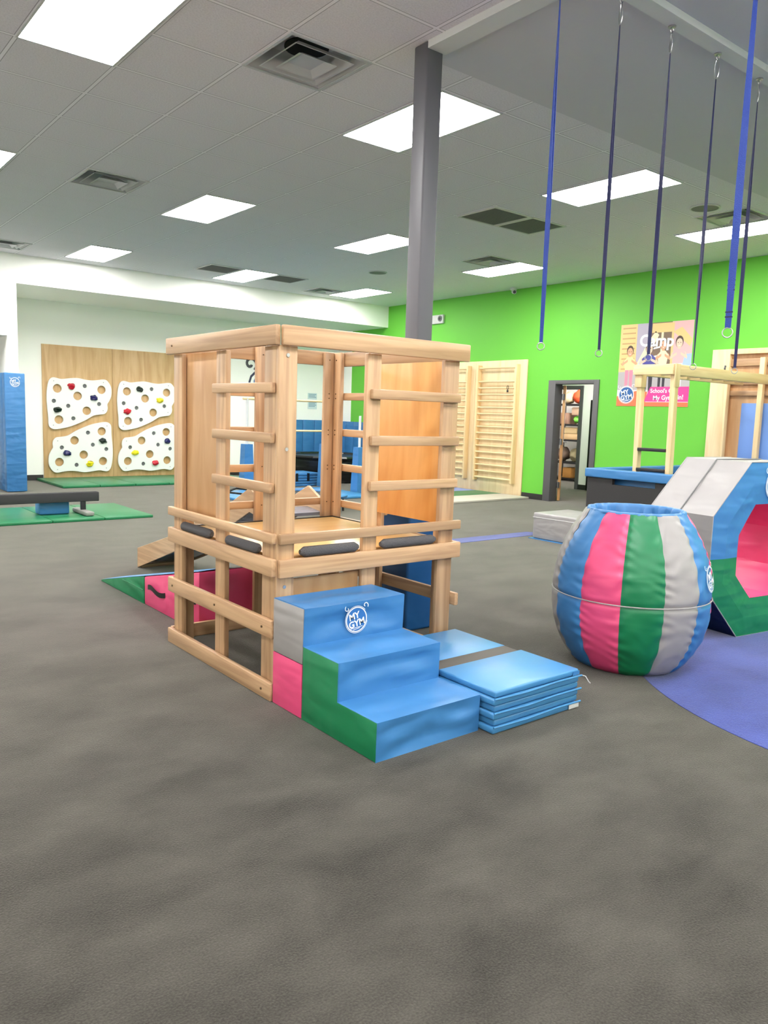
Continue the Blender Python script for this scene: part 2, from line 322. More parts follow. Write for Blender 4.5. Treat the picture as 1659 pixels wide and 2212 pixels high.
g = G(); g.box(3.25, 4.06, YB-.012, YB, 0, .1); g.box(7.4, X1, YB-.012, YB, 0, .1); g.box(3.088, 3.1, Y1, YB, 0, .1); struct('baseboard_back', g, m_base, smooth=0)
g = G(); g.box(X1-.012, X1, 8.80, 9.28, 0, .1); g.box(X1-.012, X1, 12.0, 14.99, 0, .1); g.box(X1-.012, X1, 6.0, 7.775, 0, .1); struct('baseboard_right', g, m_base, smooth=0)

# doorway: grey steel frame, wooden door swung into the corridor
g = G(); xa, xb = X1-.02, X1+.17
g.box(xa, xb, DY1-.045, DY1+.104, 0, 2.053, .004); g.box(xa, xb, DY0-.058, DY0+.045, 0, 2.053, .004); g.box(xa, xb, DY0+.045, DY1-.045, DZ-.0, 2.053, .004)
struct('door_1', g, m_frame_grey)
o = bpy.data.objects['door_1']
door = thing('wooden_door', 'wooden door leaf standing open inside the grey doorway of the green wall', 'door', (10.77, 8.64, 0))
a = math.radians(38); Md = Matrix.Translation((10.77, 8.64, 0)) @ Matrix.Rotation(a, 4, 'Z')
m_doorw = wood('door_oak', 2, '#b98654', '#dcab74', .4, 20, .02)
g = G(); g.box(0, .84, -.045, 0, .01, 1.975, .003).tf(Md); build('door_panel', g, m_doorw, door)
g = G(); g.box(.35, .62, -.05, -.0455, .95, 1.75).tf(Md); build('notice', g, simple('notice_paper', '#e9d9e2', .7), door, smooth=0, label='long paper notice on the door face')
for z in (.28, 1.02, 1.78):
    g = G(); g.tube([(10.755, 8.628, z-.05), (10.755, 8.628, z+.05)], .011, 10); g.box(10.75, 10.757, 8.59, 8.66, z-.05, z+.05); build('hinge', g, m_steel, door)
g = G(); g.tube([Md @ Vector((.77, -.045, 1.0)), Md @ Vector((.77, -.1, 1.0)), Md @ Vector((.66, -.1, 1.0))], .01, 8); build('door_handle', g, m_steel, door)
# corridor and store room behind the doorway
g = G(); g.box(13.05, 13.2, 5.5, 10.0, 0, 2.7); g.box(13.05, 13.2, 10.0, 10.9, 2.02, 2.7); g.box(13.05, 13.2, 10.9, 12.4, 0, 2.7); struct('wall_corridor', g, m_white, smooth=0)
g = G(); g.box(10.74, 16.5, 12.4, 12.5, 0, 2.7); g.box(10.74, 13.05, 5.5, 5.6, 0, 2.7); g.box(15.3, 15.4, 9.0, 12.4, 0, 2.7); g.box(13.2, 15.3, 9.0, 9.1, 0, 2.7); struct('wall_store', g, m_white, smooth=0)
g = G(); g.box(10.74, 16.5, 5.5, 12.5, 2.7, 2.8); struct('ceiling_corridor', g, m_drywall, smooth=0)
g = G(); g.box(13.03, 13.22, 9.95, 10.03, 0, 2.09); g.box(13.03, 13.22, 10.87, 10.95, 0, 2.09); g.box(13.03, 13.22, 10.03, 10.87, 2.02, 2.09); struct('door_2', g, m_frame_grey, smooth=0)
g = G(); g.box(13.03, 13.05, 9.3, 9.95, 0, .1); struct('baseboard_corridor', g, m_base, smooth=0)
for (x, y, lb) in ((11.9, 9.0, 'square fill lamp added out of view on the corridor ceiling behind the doorway'), (14.0, 10.6, 'square fill lamp added out of view on the store room ceiling behind the shelves doorway')):  # two unseen lamps added to brighten the corridor and store room
    t = thing('added_fill_lamp', lb, 'lamp', (x, y, 2.7)); g = G(); g.box(x-.3, x+.3, y-.3, y+.3, 2.67, 2.7); build('lamp_frame', g, m_vent, t); g = G(); g.box(x-.27, x+.27, y-.27, y+.27, 2.665, 2.672); build('diffuser', g, m_fill_lamp, t, smooth=0)
sh = thing('shelving_unit', 'black store room shelving seen through the doorway', 'shelf', (14.75, 11.35, 0))
for z in (.05, .42, .93, 1.28, 1.74):
    g = G(); g.box(14.5, 15.0, 10.9, 11.95, z-.02, z+.02); build('shelf', g, m_black, sh)
for (x, y) in ((14.52, 10.92), (14.98, 10.92), (14.52, 11.93), (14.98, 11.93)):
    g = G(); g.box(x-.02, x+.02, y-.02, y+.02, 0, 2.0); build('upright', g, m_black, sh)
def blob(name, label, cat, c, r, col, sq=(1, 1, 1), rough=.8):
    g = G(); bm = bmesh.new(); bmesh.ops.create_icosphere(bm, subdivisions=3, radius=1)
    for v in bm.verts:
        d = 1+.28*noise.noise(v.co*2.1+Vector(c)); v.co = Vector((v.co.x*sq[0]*r*d+c[0], v.co.y*sq[1]*r*d+c[1], max(c[2]-r*sq[2]*.98, v.co.z*sq[2]*r*d+c[2])))
    bm.verts.index_update(); g.add([v.co.copy() for v in bm.verts], [[v.index for v in f.verts] for f in bm.faces]); bm.free()
    return tag(build(name, g, simple(name+'_cloth', col, rough), None, loc=(c[0], c[1], c[2]-r*sq[2]), smooth=60), label, cat)
def crate(name, label, cat, x0, x1, y0, y1, z0, z1, col, bev=.01):
    g = G(); g.box(x0, x1, y0, y1, z0, z1, bev); g.box(x0+.02, x1-.02, y0+.02, y1-.02, z1, z1+.006)
    return tag(build(name, g, simple(name+'_board', col, .7), None, loc=((x0+x1)/2, (y0+y1)/2, z0)), label, cat)
blob('cloth_bundle', 'orange crumpled cloth bundle on the top shelf of the store room', 'cloth', (14.72, 11.3, 1.93), .16, '#e8552a', (1, 1, 1.05))
blob('cloth_bundle', 'cream crumpled cloth bundle beside the orange one on the top shelf', 'cloth', (14.72, 11.62, 1.9), .14, '#e6cfa4')
crate('storage_box', 'tan box on the second shelf above the green ball', 'box', 14.55, 14.9, 11.05, 11.4, 1.51, 1.68, '#c9a78d')
blob('toy_ball', 'lime green ball on the second shelf of the store room', 'ball', (14.65, 11.3, 1.41), .085, '#7cd64c', rough=.3)
crate('storage_box', 'brown carton at the left of the second shelf', 'box', 14.55, 14.9, 11.5, 11.8, 1.3, 1.55, '#a5806c')
crate('magazine_box', 'pale wooden magazine box, lower of the two stacked on the third shelf', 'box', 14.55, 14.85, 11.2, 11.6, .95, 1.08, '#ddb98a')
crate('magazine_box', 'pale wooden magazine box, upper of the two stacked on the third shelf', 'box', 14.55, 14.85, 11.22, 11.58, 1.09, 1.22, '#e6c795')
blob('cloth_bag', 'grey cloth bag at the left of the fourth shelf', 'bag', (14.72, 11.68, .6), .16, '#8a7464', (1, 1, 1))
blob('cloth_bag', 'khaki cloth bag at the right of the fourth shelf', 'bag', (14.72, 11.33, .59), .15, '#a79b78', (1, 1, 1))
crate('toy_box', 'orange and yellow toy box on the lowest shelf', 'box', 14.6, 14.85, 11.35, 11.6, .07, .3, '#d89a4e')
g = G(); g.box(12.86, 13.02, 9.50, 9.63, .02, 1.8, .01); tag(build('folded_black_table', g, m_black, None, loc=(12.94, 9.56, 0)), 'tall black folded table leaning by the white corridor wall', 'table')

# ------------------------------------------------------------------ ceiling fittings
lamp_labels = {(0, 2): 'lamp panel at the top left of the photo, nearest and largest', (1, 2): 'lamp panel half hidden behind the top of the grey column', (2, 2): 'lamp panel crossed by the two middle blue straps',
 (3, 2): 'lamp panel at the right edge of the photo beside the round speaker', (0, 3): 'lamp panel cut by the left edge of the photo', (1, 3): 'lamp panel in the middle left of the ceiling, alone among plain tiles',
 (2, 3): 'lamp panel just left of the grey column halfway down the ceiling', (3, 3): 'lamp panel above the green wall near the small camera dome', (1, 4): 'lamp panel nearest the white bulkhead at the far left',
 (2, 4): 'lamp panel between two dark return grilles near the white bulkhead', (3, 4): 'lamp panel in the far corner where bulkhead and green wall meet', (0, 4): 'lamp panel outside the left edge, nearest the white bulkhead'}
xs = [1.689, 4.156, 6.624, 9.07]; ys = [-2.42, 1.24, 4.9, 8.56, 12.22]; proto = None
cells = [(i, j) for j in range(5) for i in range(-1, 4)]
for i, j in cells:
    x = xs[i] if i >= 0 else -.778; y = ys[j]
    lb = 'white rectangular '+lamp_labels.get((i, j), 'ceiling lamp panel behind or beside the viewer, row %s, %s' % (['first', 'second', 'third', 'fourth', 'fifth'][j], ['far left', 'left', 'centre', 'right', 'far right'][i+1]))
    z = ZC-(.004 if (x > 3.44 and y < 4) else 0)
    if proto is None:
        proto = thing('ceiling_lamp_panel', lb, 'ceiling light', (x, y, z), 'rectangular lamp panels in the tiled ceiling')
        g = G(); a, b = .3, .6
        for q in ((x-a-.006, x+a+.006, y-b-.006, y-b+.008), (x-a-.006, x+a+.006, y+b-.008, y+b+.006), (x-a-.006, x-a+.008, y-b+.008, y+b-.008), (x+a-.008, x+a+.006, y-b+.008, y+b-.008)): g.box(*q, z-.01, z)
        build('lamp_frame', g, m_vent, proto, smooth=0)
        g = G(); g.box(x-a+.008, x+a-.008, y-b+.008, y+b-.008, z-.007, z-.002); build('diffuser', g, m_lamp, proto, smooth=0)
    else: copy_tree(proto, (x, y, z), lb)
def pyr_ring(g, cx, cy, r0, z0, r1, z1, t=.012):
    """square sloping louvre ring from half-width r0 at z0 to r1 at z1"""
    for sgn in range(4):
        def P(r, s_, z):
            x, y = [(r, s_*r), (-s_*r, r), (-r, -s_*r), (s_*r, -r)][sgn]; return (cx+x, cy+y, z)
        a = [P(r0, -1, z0), P(r0, 1, z0), P(r1, 1, z1), P(r1, -1, z1)]; b = [P(r0-t, -1, z0+.003), P(r0-t, 1, z0+.003), P(r1-t, 1, z1+.003), P(r1-t, -1, z1+.003)]
        g.add(a+b, [(0, 1, 2, 3), (7, 6, 5, 4), (0, 4, 5, 1), (3, 2, 6, 7)])
vproto = None
for (x, y, lb) in ((2.926, 4.595, 'square white stepped air diffuser nearest the viewer at top centre'), (2.926, 8.255, 'square white stepped air diffuser left of the middle ceiling, third smallest'), (2.926, 12.525, 'square air diffuser at the left edge right above the bulkhead'),
                   (8.461, 4.595, 'square air diffuser beside the round speaker at the right edge'), (8.461, 8.255, 'square air diffuser above the lamp panel near the camera dome'), (8.461, 12.525, 'square air diffuser in the far corner by the bulkhead end')):
    if vproto is None:
        vproto = thing('air_diffuser', lb, 'air vent', (x, y, ZC), 'square supply air diffusers')
        g = G(); pyr_ring(g, x, y, .295, ZC, .17, ZC+.10); g.box(x-.17, x+.17, y-.17, y+.17, ZC+.10, ZC+.104); build('pan', g, m_vent, vproto, smooth=0)
        g = G(); g.disc((x, y, ZC+.095), .145, 'z', 32, t=.006); build('duct_opening', g, m_ventdk, vproto, smooth=0)
        g = G(); 
        for q in ((x-.305, x+.305, y-.305, y-.285), (x-.305, x+.305, y+.285, y+.305), (x-.305, x-.285, y-.285, y+.285), (x+.285, x+.305, y-.285, y+.285)): g.box(*q, ZC-.008, ZC)
        build('vent_frame', g, m_vent, vproto, smooth=0)
        g = G(); pyr_ring(g, x, y, .225, ZC-.012, .165, ZC+.035); build('louvre', g, m_vent, vproto, smooth=0)
        g = G(); pyr_ring(g, x, y, .145, ZC-.022, .09, ZC+.012); g.box(x-.088, x+.088, y-.088, y+.088, ZC+.008, ZC+.012); build('louvre', g, m_vent, vproto, smooth=0)
    else: copy_tree(vproto, (x, y, ZC), lb)
rproto = None
for (x, y, lb) in ((6.616, 6.425, 'dark square return grille, left one of the pair right of the column'), (7.231, 6.425, 'dark square return grille, right one of the pair right of the column'), (6.001, 11.915, 'dark square return grille left of the far lamp panel near the bulkhead'), (7.231, 11.915, 'dark square return grille right of the far lamp panel near the bulkhead')):
    if rproto is None:
        rproto = thing('return_grille', lb, 'air vent', (x, y, ZC), 'dark return air grilles')
        g = G(); g.box(x-.27, x+.27, y-.27, y+.27, ZC-.008, ZC-.004)
        for k in range(26): g.box(x-.27, x+.27, y-.265+k*.0205, y-.258+k*.0205, ZC-.012, ZC-.006)
        build('mesh_panel', g, m_grille, rproto, smooth=0)
        g = G()
        for q in ((x-.295, x+.295, y-.295, y-.268), (x-.295, x+.295, y+.268, y+.295), (x-.295, x-.268, y-.268, y+.268), (x+.268, x+.295, y-.268, y+.268)): g.box(*q, ZC-.013, ZC)
        build('grille_frame', g, m_vent, rproto, smooth=0)
    else: copy_tree(rproto, (x, y, ZC), lb)
for (x, y, lb) in ((7.87, 4.607, 'round grey ceiling speaker near the lamp panel at the right edge'), (7.918, 10.206, 'round grey ceiling speaker just left of the column, far back')):
    t = thing('ceiling_speaker', lb, 'speaker', (x, y, ZC)); g = G(); g.disc((x, y, ZC-.006), .135, 'z', 40, t=.012); build('grille', g, m_grille, t); g = G(); g.lathe([(.135, -.002), (.15, -.002), (.15, -.012), (.135, -.014)], (x, y, ZC), 40); build('rim', g, m_vent, t)
t = thing('security_camera', 'small white camera dome hanging from the ceiling edge at the green wall', 'camera', (10.45, 9.6, ZC))
g = G(); g.lathe([(0, 0), (.06, 0), (.06, -.03), (.045, -.04), (0, -.04)], (10.45, 9.6, ZC), 24); build('mount', g, m_metalwhite, t)
g = G(); g.tube([(10.45, 9.6, ZC-.06), (10.37, 9.5, ZC-.085)], .036, 16); build('housing', g, m_metalwhite, t)
g = G(); g.tube([(10.37, 9.5, ZC-.085), (10.366, 9.495, ZC-.086)], .028, 16); build('lens', g, m_black, t)
t = thing('emergency_light', 'white wall unit with a round dark lens, high on the green wall beside the column', 'light', (X1, 11.65, 3.27))
g = G(); g.box(X1-.05, X1, 11.48, 11.84, 3.18, 3.35, .012); build('housing', g, m_metalwhite, t)
g = G(); g.disc((X1-.056, 11.56, 3.275), .055, 'x', 24, t=.014); build('lens', g, m_grille, t); g = G(); g.disc((X1-.064, 11.56, 3.275), .03, 'x', 20, t=.01); build('lens_centre', g, m_black, t)

# ------------------------------------------------------------------ steel column with blue pad
t = thing('support_column', 'square grey steel column rising to the ceiling beam behind the play tower', 'column', (3.36, 3.885, 0))
g = G(); g.box(3.296, 3.424, 3.821, 3.949, 0, ZC, .012, 3); build('post', g, m_column, t)
g = G(); g.box(3.215, 3.505, 3.742, 4.03, 0, 1.62, .02, 3); build('pad', g, m_blue_dk, t)

# ------------------------------------------------------------------ play tower
T = thing('wooden_play_tower', 'maple wood climbing play tower with ladder rungs and a raised deck', 'play tower', (2.48, 3.77, 0))
BV = .006
def plank(name, x0, x1, y0, y1, z0, z1, ax, parent=T, bev=BV, mat=None):
    g = G(); g.box(x0, x1, y0, y1, z0, z1, bev, 2); return build(name, g, mat or WD[ax], parent)
# posts (left side, near side, right side, back side)
for (n_, q) in (('corner_post', (1.904, 1.934, 4.235, 4.345, .0, 1.70)), ('middle_post', (1.904, 1.934, 3.70, 3.81, 0, 1.70)), ('corner_post', (1.904, 1.934, 3.197, 3.31, 0, 1.70)),
                ('corner_post', (1.9, 2.0, 3.166, 3.196, 0, 1.70)), ('middle_post', (2.415, 2.505, 3.17, 3.2, 0, 1.70)), ('corner_post', (2.942, 3.052, 3.17, 3.2, 0, 1.70)),
                ('corner_post', (3.026, 3.056, 3.202, 3.31, 0, 1.70)), ('middle_post', (3.03, 3.06, 3.80, 3.90, 0, 1.70)), ('corner_post', (3.03, 3.06, 4.27, 4.372, 0, 1.79)),
                ('corner_post', (2.955, 3.028, 4.342, 4.372, 0, 1.79)), ('middle_post', (2.445, 2.53, 4.342, 4.372, 0, 1.79)), ('corner_post', (1.936, 2.02, 4.316, 4.346, 0, 1.70))):
    plank(n_, *q, 2)
# left side rails
for (n_, z0, z1, y0, y1) in (('bottom_rail', .0, .088, 3.165, 4.370), ('lower_rail', .312, .40, 3.165, 4.368), ('deck_beam', .612, .698, 3.167, 4.368), ('guard_rail', .770, .820, 3.167, 4.367), ('top_rail', 1.698, 1.79, 3.16, 4.39)):
    r_ = plank(n_, 1.874, 1.903, y0, y1, z0, z1, 1)
    if n_ in ('lower_rail', 'top_rail', 'bottom_rail'):
        for y in (3.25, 3.755, 4.30) if n_ == 'lower_rail' else (4.30,) if n_ == 'top_rail' else (3.25,): bolt(r_, (1.872, y, (z0+z1)/2), 'x')
for z in (1.033, 1.270, 1.504): plank('rung', 1.874, 1.903, 3.197, 3.802, z-.024, z+.024, 1)
plank('side_panel', 1.936, 1.948, 3.80, 4.30, .79, 1.70, 2, mat=m_ply, bev=.002)
# near side rails
for (n_, z0, z1, x0, x1) in (('deck_beam', .608, .696, 1.904, 3.088), ('guard_rail', .770, .820, 1.904, 3.084), ('top_rail', 1.698, 1.79, 1.904, 3.10)):
    plank(n_, x0, x1, 3.138 if 0 else 3.138, 3.165, z0, z1, 0)
for z in (1.030, 1.262, 1.497): plank('rung', 2.432, 3.045, 3.140, 3.168, z-.025, z+.025, 0)
plank('lower_panel', 2.0, 2.414, 3.203, 3.215, .02, .585, 2, mat=m_ply, bev=.002)
# right side
plank('top_rail', 3.061, 3.089, 3.166, 4.372, 1.70, 1.792, 1)
plank('deck_beam', 3.061, 3.089, 3.166, 4.372, .612, .696, 1); plank('lower_rail', 3.061, 3.089, 3.14, 4.372, .328, .40, 1); plank('bottom_rail', 3.061, 3.089, 3.166, 4.372, 0, .085, 1)
for z in (.790, 1.033, 1.265, 1.504): plank('rung', 3.061, 3.086, 3.80, 4.34, z-.024, z+.024, 1)
plank('side_panel', 3.012, 3.024, 3.26, 3.86, .79, 1.70, 2, mat=m_ply_honey, bev=.002)
# back side
plank('top_rail', 1.904, 3.088, 4.374, 4.402, 1.705, 1.795, 0)
plank('bottom_rail', 1.904, 2.53, 4.374, 4.40, 0, .085, 0); plank('deck_beam', 1.904, 3.06, 4.374, 4.40, .612, .69, 0)
for z in (.800, 1.033, 1.268, 1.504): plank('rung', 1.95, 2.50, 4.374, 4.40, z-.024, z+.024, 0)
plank('slide_crossbar', 2.50, 3.02, 4.374, 4.40, .778, .826, 0)
g = G(); g.box(1.936, 3.028, 3.204, 4.31, .675, .699, .003); build('deck', g, m_plyh, T, label='pale plywood deck')
g = G()
for q in ((1.936, 3.03, 4.31, 4.322), (3.018, 3.03, 3.9, 4.31)): g.box(*q, .676, .7045)
build('deck_edging', g, m_black, T, label='thin black edging strip')
def roll(x0, y0, x1, y1):
    n = 14; pts = []
    for i in range(n+1):
        u = i/n; pts.append((x0+(x1-x0)*u, y0+(y1-y0)*u, .722))
    rr = [.026*min(1, (1-(abs(2*i/n-1))**14)**.5+.45) for i in range(n+1)]; g = G(); g.tube(pts, rr, 14); build('felt_pad', g, m_felt, T, label='charcoal felt covered edge roll')
roll(1.902, 3.845, 1.902, 4.22); roll(1.902, 3.33, 1.902, 3.67); roll(2.03, 3.165, 2.38, 3.165); roll(2.525, 3.165, 2.91, 3.165)
for p, ax in (((1.945, 3.164, 1.655), 'y'), ((1.945, 3.164, 1.22), 'y'), ((1.945, 3.164, .56), 'y')): bolt(T, p, ax, .009, m_silver)
for z in (1.74, 1.52, 1.49, 1.28, 1.25, 1.045, 1.02, .80):
    bolt(T, (2.99, 4.340, z), 'y', .004); bolt(T, (3.028, 4.32, z), 'x', .004)
    if z in (1.74, 1.045, .80): bolt(T, (2.49, 4.340, z), 'y', .004)
# slide behind the tower
SL = thing('wooden_slide', 'wooden slide running down from the back of the play tower to the carpet', 'slide', (2.8, 5.5, 0))
side = [(4.42, .69), (4.42, .80), (4.6, .885), (4.85, .765), (5.9, .372), (6.575, .175), (6.575, 0.0), (5.9, .229), (4.85, .60), (4.6, .72)]
for nm, xa in (('side_board', 2.545), ('side_board', 3.005)):
    g = G(); g.prism(side, xa, xa+.022, 'yz', .003, 1); build(nm, g, WD[1], SL)
g = G(); g.prism([(4.42, .72), (4.6, .74), (4.85, .64), (5.9, .26), (6.57, .03), (6.57, .015), (5.9, .24), (4.85, .615), (4.6, .722), (4.42, .70)], 2.568, 3.004, 'yz'); build('slide_bed', g, simple('slide_laminate', '#7d8494', .2), SL, label='smooth grey slide bed')
g = G(); g.box(2.568, 3.004, 6.54, 6.574, .0, .04, .003); build('foot_board', g, WD[0], SL)

# ------------------------------------------------------------------ foam wedge under the tower
W = thing('foam_wedge', 'foam wedge ramp, blue on top with green and pink sides, reaching under the tower', 'foam wedge', (2.3, 5.3, 0))
zt = lambda y: .01+(6.2-y)*.214
def wedge_block(y0, y1, mat, name):
    g = G(); pts = [(y0, 0), (y1, 0), (y1, zt(y1)), (y0, zt(y0))] if y1 < 6.19 else [(y0, 0), (6.2, 0), (6.2, .012), (y0, zt(y0))]
    g.prism(pts, 2.102, 2.498, 'yz', .004 if y1 > 6 else .012, 2); return build(name, g, mat, W)
wedge_block(5.312, 6.2, m_greenv, 'green_section'); wedge_block(4.425, 5.306, m_pink, 'pink_section')
g = G(); g.grid(lambda u, v: (2.105+.39*u, 4.43+1.765*v, zt(4.43+1.765*v)+.004+.006*math.sin(PI*u)), 8, 30); build('top_cover', g, m_blue_lt, W)
for y in (5.0, 5.1): pass
g = G(); g.grid(lambda u, v: (2.099-.012*math.sin(PI*u), 5.235-.30*u, .155-.035*v+.012*math.sin(2*PI*u)-.05*u*0), 12, 2); build('carry_handle', g, m_black, W)
g = G(); g.grid(lambda u, v: (2.099-.008*math.sin(PI*u), 4.53-.07*u, .225-.05*v), 6, 2); build('carry_handle', g, m_black, W)
g = G(); g.tube([(2.099, 5.32, .10), (2.097, 5.6, .105), (2.097, 5.72, .10)], .003, 6); build('fold_seam', g, m_greenv, W)
g = G(); g.tube([(2.099, 4.43, .04), (2.4, 4.421, .04), (2.5, 4.421, .04)], .004, 6); build('fold_seam', g, m_pink, W)

# ------------------------------------------------------------------ foam stairs
ST = thing('foam_stairs', 'three step blue foam stairs with green, grey and pink sides, against the tower', 'foam stairs', (2.18, 2.75, 0))
prof = [(2.348, 0), (2.346, .168), (2.622, .168), (2.62, .340), (2.898, .342), (2.892, .518), (3.158, .516)]
dense = []
for i in range(len(prof)-1):
    a, b = Vector(prof[i]), Vector(prof[i+1]); n = 10
    for k in range(n+(1 if i == len(prof)-2 else 0)): dense.append((a.lerp(b, k/n), i, k/n))
def stairpt(u, v):
    k = v*(len(dense)-1); i0 = min(int(round(k)), len(dense)-1); p, seg, s_ = dense[i0]; x = 1.89+.58*u
    e = min(1, 5*u, 5*(1-u)); e = e*e*(3-2*e); h = math.sin(PI*s_); um = abs(2*u-1)
    fold = .008*math.sin(2*PI*(s_*1.15+.32*um+.13*seg))*h*e + .010*noise.noise(Vector((x*4, seg*3.1+s_*2.6, 1.7)))*e*h
    lip = .010*e
    if seg % 2 == 0:      # riser: hollow, its top edge rolls back
        return (x, p.x+.010*h*e+fold+lip*s_**4*.8, p.y-lip*.5*s_**4)
    return (x, p.x+lip*.8*(1-s_)**4, p.y-.008*h*e-lip*.5*(1-s_)**4+fold*.8)
g = G(); g.grid(stairpt, 36, len(dense)-1)
g.add([(1.89, 3.158, 0), (2.47, 3.158, 0), (2.47, 3.158, .516), (1.89, 3.158, .516)], [(0, 1, 2, 3)])
build('blue_cover', g, m_blue, ST, smooth=50)
outl = [(2.348, 0), (2.346, .168), (2.622, .168), (2.62, .340), (2.898, .342), (2.892, .516), (3.158, .514), (3.158, 0)]
g = G(); g.prism(outl, 2.464, 2.474, 'yz', .002, 1); build('right_side', g, m_blue, ST)
def sidep(nm, pts, mat):
    g = G(); g.prism(pts, 1.884, 1.892, 'yz', .003, 2); build(nm, g, mat, ST)
sidep('green_side', [(2.348, 0.001), (2.346, .168), (2.622, .168), (2.62, .340), (2.896, .342), (2.900, 0.001)], m_greenv)
sidep('grey_side', [(2.901, .258), (2.896, .516), (3.158, .514), (3.158, .258)], m_greyv); sidep('pink_side', [(2.904, 0.001), (2.902, .255), (3.158, .255), (3.158, 0.001)], m_pink)
g = G(); pth = [(1.887, y, z) for y, z in outl[:7]]
g.tube(pth, .0022, 6); build('piping', g, m_blue, ST)
def on_riser(u, v, l): return (2.165+u*.118, 2.893-l+.014-.022*0, .428+v*.118)
emblem(ST, lambda u, v, l: (2.178+u*.135, 2.8925-l, .43+v*.135), simple('emblem_blue', '#2d6cb0', .5))

# ------------------------------------------------------------------ folding mat stack and thin mat
FM = thing('folding_mat', 'light blue folding mat folded into a low stack beside the foam stairs', 'gym mat', (2.8, 2.46, 0))
for k in range(6):
    j = .006*((k % 2)*2-1); g = G(); g.box(2.492+j, 3.085+j*.5, 2.275+j*.6, 2.655, .0325*k+.001, .0325*k+.032, .009, 3); build('mat_panel', g, m_blue_lt, FM)
for k in (0, 2, 4):
    zz = .0325*(k+1); g = G(); g.tube([(2.487, 2.269, zz+.001), (2.7, 2.264, zz-.002), (2.9, 2.266, zz+.003), (3.095, 2.266, zz+.001)], .005, 8); build('fold_flap', g, m_blue_lt, FM)
g = G(); g.tube([(3.09, 2.27, .165), (3.12, 2.262, .155), (3.13, 2.25, .13), (3.145, 2.25, .118)], .0025, 6); build('cord', g, m_metalwhite, FM)
g = G(); g.box(3.01, 3.085, 2.2655, 2.268, .006, .03, .002); build('care_tag', g, m_metalwhite, FM)
g = G(); g.box(3.035, 3.086, 2.2735, 2.2745, .168, .188); build('seam_patch', g, m_blue, FM)
for k in range(6):
    j = .004*((k % 2)*2-1); g = G(); g.box(2.492+j, 3.068+j*.5, 2.748, 3.135, .0325*k+.001, .0325*k+.032, .007, 3); build('mat_panel', g, m_blue_lt, FM)
g = G(); g.box(2.495, 3.062, 2.65, 2.752, .176, .1935, .002); build('joining_strip', g, simple('joining_strip_cloth', '#544f49', .7, bump=.2, bscale=200), FM, label='grey brown strip joining the two halves')

# ------------------------------------------------------------------ barrel
BC = (3.93, 2.58); B = thing('foam_barrel', 'upright padded barrel with blue, pink, green and grey vertical stripes', 'foam barrel', (BC[0], BC[1], 0))
def br(z):
    t_ = z/.9
    base = .265+(.443-.265)*math.sin(PI*min(1, (t_*.93+.06)))**.82 if 1 else 0
    return base
zs = [0, .006, .02, .045]+[.045+.855*i/90 for i in range(1, 91)]
def rz(z):
    z = max(0, min(.9, z)); e = (z-.43)/.47 if z > .43 else (.43-z)/.43
    r = .443-(.443-.272)*abs(e)**2.1 if z > .43 else .443-(.443-.29)*abs(e)**2.5
    if z < .03: r -= .03*(1-z/.03)**2
    return r
dirc = math.atan2(-BC[1], -BC[0])           # towards the viewer
ga = math.radians(30); first = dirc+math.radians(-65.8); cols = [m_blue, m_pink, m_greenv, m_greyv]
def pleat(r, z, a):
    k = ((a-first)/math.radians(30)) % 1; d = min(k, 1-k)
    puff = .008*(1-(1-2*abs(k-.5))**0) if 0 else 0
    q = -.007*math.exp(-(d/.06)**2) + .0042*math.sin(z*88+5*math.sin(a*5+z*9))*math.exp(-(d/.22)**2)*min(1, abs(z-.425)/.08)
    q += .004*noise.noise(Vector((a*5, z*7, 3.3))) - .010*math.exp(-((z-.425)/.014)**2)
    return q
for k in range(12):
    a0 = first+k*PI/6; g = G(); g.lathe([(rz(z), z) for z in zs], (BC[0], BC[1], 0), 18, a0=a0, a1=a0+PI/6, fn=pleat); nm = ['blue_gore', 'pink_gore', 'green_gore', 'grey_gore'][k % 4]
    build(nm, g, cols[k % 4], B, smooth=60)
g = G(); g.lathe([(.272, .896), (.269, .906), (.262, .909), (.254, .904), (.248, .885), (.24, .84), (.235, .7), (.23, .1), (0, .1)], (BC[0], BC[1], 0), 192, fn=lambda r, z, a: (.020*abs(math.sin(a*7+.4*math.sin(a*3)))**.7-.014)*(1 if .15 < z < .895 else .35 if z > .15 else 0) + (.004*math.sin(a*27+math.sin(a*5)*2) if z > .8 else 0)); build('inner_lining', g, m_blue, B, smooth=60)
g = G(); g.lathe([(.0, .003), (.26, .003)], (BC[0], BC[1], 0), 48); build('base', g, m_blue_dk, B)
g = G(); g.tube([(BC[0]+.4435*math.cos(2*PI*i/64), BC[1]+.4435*math.sin(2*PI*i/64), .427) for i in range(64)], .0035, 8, closed=True); build('piping', g, m_greyv, B)
def onb(u, v, l):
    z = .56+v*.15; a = dirc+math.radians(72)+u*.33; r = rz(z)+l+.006; return (BC[0]+r*math.cos(a), BC[1]+r*math.sin(a), z)
emblem(B, onb)

